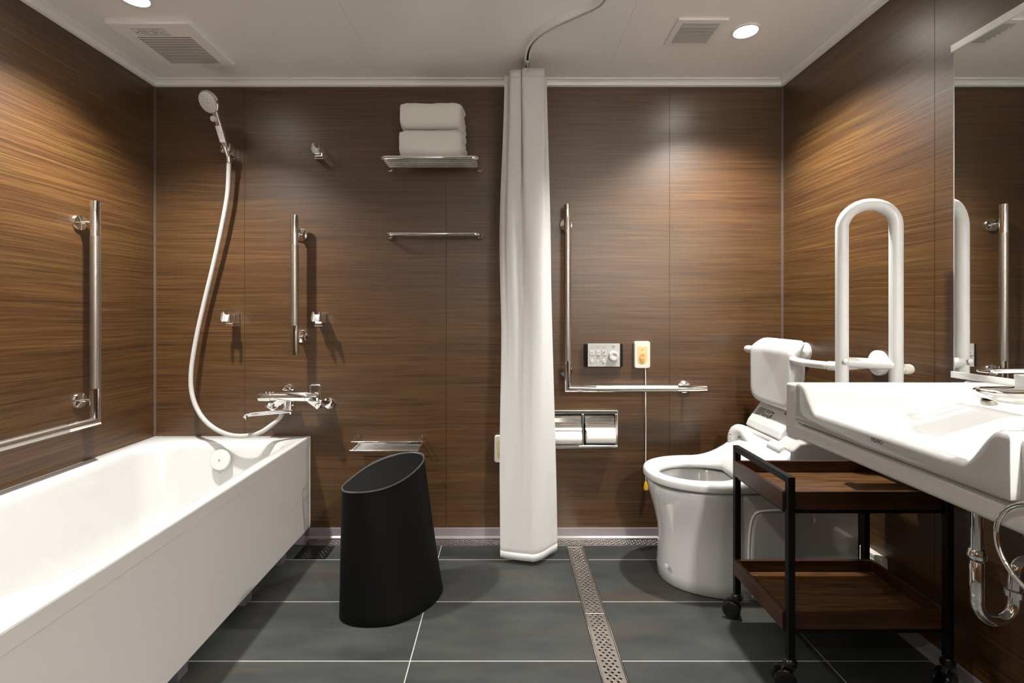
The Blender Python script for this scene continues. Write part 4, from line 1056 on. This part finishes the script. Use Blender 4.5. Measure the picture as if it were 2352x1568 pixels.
bm = B(); lathe(bm, [(.030, .825), (.030, .832), (.024, .838), (.022, .86), (.021, .905), (.018, .915), (0, .917)], (1.165, yb_, 0), (0, 0, 1), 32); obj('column', bm, 'chrome', t)
bm = B(); prism(bm, [(1.066, .918), (1.10, .918), (1.09, .893), (1.082, .880), (1.07, .880)], 'y', yb_-.014, yb_+.014); nk = obj('lever_neck', bm, 'plast', t, smooth=False, bevel=.003)
for dy, m_ in ((.002, 'redink'), (-.004, 'darkink')):
    pass
obj('hot_mark', box(B(), 1.073, 1.076, yb_-.0146, yb_-.0141, .899, .903), 'redink', nk, smooth=False)
obj('cold_mark', box(B(), 1.077, 1.081, yb_-.0146, yb_-.0141, .897, .901), 'darkink', nk, smooth=False)
# lever with an open slot
o1 = [(x, y) for x, y in rrect(.987, 1.18, yb_-.017, yb_+.017, .010, 5)]; o2 = [(x, y) for x, y in rrect(1.000, 1.09, yb_-.010, yb_+.010, .006, 5)]
def lz(x): return .926+.004*(x-.987)/.1-.004*sm(.99, 1.03, x)
bm = B(); rails([[(x, y, lz(x)-.0035) for x, y in o1], [(x, y, lz(x)+.002) for x, y in o1], [(x, y, lz(x)+.002) for x, y in o2], [(x, y, lz(x)-.0035) for x, y in o2]], bm, loop=True)
obj('lever', bm, 'chrome', t, smooth=False, bevel=.0015)

# ------------------------------------------------------------------ pipework below the basin
px, py_ = .983, 1.016
t = thing('basin_trap', 'chrome waste pipe and trap hanging below the washbasin', 'waste pipe', (px, py_, .42))
obj('tail_pipe', cyl(B(), (px, py_, .700), (px, py_, .455), .0102, 28), 'chrome', t)
bm = B(); lathe(bm, [(.016, .705), (.021, .700), (.021, .682), (.018, .676), (.018, .664), (.0125, .655), (.0105, .652)], (px, py_, 0), (0, 0, 1), 32); obj('waste_nut', bm, 'chrome', t)
bm = B(); lathe(bm, [(.0120, .555), (.0135, .552), (.0160, .548), (.0160, .536), (.0135, .533), (.0120, .53)], (px, py_, 0), (0, 0, 1), 32); lathe(bm, [(.0105, .53), (.0120, .528), (.0120, .45), (.0105, .446)], (px, py_, 0), (0, 0, 1), 32)
obj('slip_joint', bm, 'chrome', t)
bm = B(); P = [(px, py_, .455)]+[(px+.040-.040*cos(a), py_, .445-.040*sin(a)) for a in [k*pi/12 for k in range(13)]]+[(px+.080, py_, .47)]+[(px+.110-.030*cos(a), py_, .50+.030*sin(a)) for a in [k*pi/2/6 for k in range(7)]]+[(RX-.01, py_, .53)]
tube(bm, P, .0115, 20); obj('trap_bend', bm, 'chrome', t)
bm = B(); lathe(bm, [(.012, 0), (.018, .002), (.018, .014), (.012, .016)], (px+.080, py_, .455), (0, 0, 1), 28); obj('trap_nut', bm, 'chrome', t)
bm = B(); lathe(bm, [(0, 0), (.034, 0), (.033, .005), (.018, .008), (0, .008)], (RX, py_, .53), (-1, 0, 0), 28); obj('wall_flange', bm, 'chrome', t)
t = thing('stop_valve', 'chrome angle stop valve on the wall under the washbasin', 'valve', (RX, 1.12, .52))
vy = 1.125; vz = .5285
bm = B(); cyl(bm, (RX, vy, vz), (RX-.06, vy, vz), .010, 18); lathe(bm, [(0, 0), (.026, 0), (.024, .006), (0, .008)], (RX, vy, vz), (-1, 0, 0), 24); obj('valve_body', bm, 'chrome', t)
bm = B(); lathe(bm, [(0, 0), (.008, 0), (.014, .010), (.015, .018), (.012, .024), (0, .025)], (RX-.058, vy, vz), (-1, 0, 0), 20); obj('valve_handle', bm, 'satin', t)
bm = B(); tube(bm, spline([(RX-.045, vy, vz+.01), (RX-.045, vy, vz+.06), (RX-.06, vy-.03, vz+.12), (RX-.07, vy-.06, .705)], 6), .0055, 10); obj('supply_hose', bm, 'steel', t)

# towel ring on the counter front
rc = Vector((.762, .690, .705))
t = thing('towel_ring', 'chrome towel ring hanging from the counter front at the right edge', 'towel ring', (CX0, .690, .76))
bm = B(); tube(bm, [rc+Vector((0, .066*cos(a), .066*sin(a))) for a in [2*pi*j/48 for j in range(48)]], .0038, 12, loop=True); obj('ring', bm, 'chrome', t)
bm = B(); lathe(bm, [(0, 0), (.018, 0), (.018, .010), (.012, .016), (.009, .034), (0, .036)], (CX0, .690, .771), (-1, 0, 0), 24); obj('mount', bm, 'chrome', t)

# ------------------------------------------------------------------ mirror
t = thing('wall_mirror', 'large frameless mirror with pale top and bottom trim on the right wall above the basin', 'mirror', (RX, .8, .87))
obj('glass', box(B(), RX-.020, RX-.002, .25, 1.378, .872, 1.790), 'mirror', t, smooth=False)
obj('glass_edge', box(B(), RX-.0203, RX-.0018, 1.378, 1.381, .872, 1.790), 'clear', t, smooth=False)
obj('top_trim', box(B(), RX-.024, RX, .24, 1.386, 1.784, 1.804), 'mframe', t, smooth=False, bevel=.001)
obj('bottom_trim', box(B(), RX-.024, RX, .24, 1.386, .862, .880), 'mframe', t, smooth=False, bevel=.001)

# ------------------------------------------------------------------ wall outlet box under the basin
t = thing('outlet_box', 'pale plastic outlet box on the right wall behind the trolley', 'outlet', (RX, 1.69, .17))
obj('box', box(B(), RX-.026, RX, 1.640, 1.742, .135, .218), 'cream', t, smooth=False, bevel=.005, seg=3)
bm = B(); box(bm, RX-.0275, RX-.026, 1.652, 1.73, .150, .198); obj('face_plate', bm, 'plast', t, smooth=False, bevel=.0005)

# ------------------------------------------------------------------ trolley
KX0, KX1, KY0, KY1 = .795, 1.235, 1.360, 1.672
t = thing('trolley', 'black metal trolley with two dark wood trays and castors beside the washbasin', 'trolley', ((KX0+KX1)/2, (KY0+KY1)/2, 0))
q = .0095
for x in (KX0, KX1):
    for y in (KY0, KY1): obj('leg', box(B(), x-q, x+q, y-q, y+q, .085, .590), 'black', t, smooth=False, bevel=.0015)
    obj('handle_bar', box(B(), x-q, x+q, KY0+q, KY1-q, .5715, .590), 'black', t, smooth=False, bevel=.0015)
for zb, zt in ((.492, .5435), (.156, .2065)):
    bm = B(); x0, x1, y0, y1 = KX0-.016, KX1+.016, KY0+q+.001, KY1-q-.001; w_ = .011
    for a, c, d, e in ((x0, x0+w_, y0, y1), (x1-w_, x1, y0, y1), (x0+w_, x1-w_, y0, y0+w_), (x0+w_, x1-w_, y1-w_, y1)): box(bm, a, c, d, e, zb, zt)
    tray = obj('tray', bm, 'wood2', t, smooth=False, bevel=.0012)
    obj('tray_floor', box(B(), x0+w_, x1-w_, y0+w_, y1-w_, zb+.004, zb+.014), 'woodt', tray, smooth=False)
    bm = B()
    for y in (y0+.006, y1-.006): box(bm, KX0, KX1, y-.006, y+.006, zb-.010, zb)
    for x in (KX0, KX1): box(bm, x-.006, x+.006, y0+.012, y1-.012, zb-.010, zb)
    obj('support_rail', bm, 'black', tray, smooth=False)
for x, y, an in ((KX0, KY1, 2.6), (KX0, KY0, 2.9), (KX1, KY0, 3.6), (KX1, KY1, .4)):
    dv = Vector((cos(an), sin(an), 0)); pv = Vector((-dv.y, dv.x, 0)); wc = Vector((x, y, .0285))+dv*.016
    bm = B(); lathe(bm, [(0, .085), (.010, .085), (.012, .080), (.018, .076), (.018, .066), (.010, .062), (0, .062)], (x, y, 0), (0, 0, 1), 20)
    h = wc-pv*.009; bm2 = bm
    prf = [(-.014, .066), (.014, .066), (.024, .050), (.022, .030), (.012, .024), (-.002, .040)]
    rails([[Vector((x, y, 0))+dv*u+pv*s+Vector((0, 0, v)) for u, v in prf] for s in (-.007, .007)], bm)
    cs = obj('castor', bm, 'rubber', t, smooth=True, angle=35)
    for s in (-1, 1):
        obj('wheel', lathe(B(), [(0, 0), (.012, .001), (.014, -.0), (.024, 0), (.0285, .003), (.0285, .009), (.024, .012), (.014, .012), (0, .011)], wc+pv*(s*.0145)-pv*.006, pv, 28), 'rubber', cs)
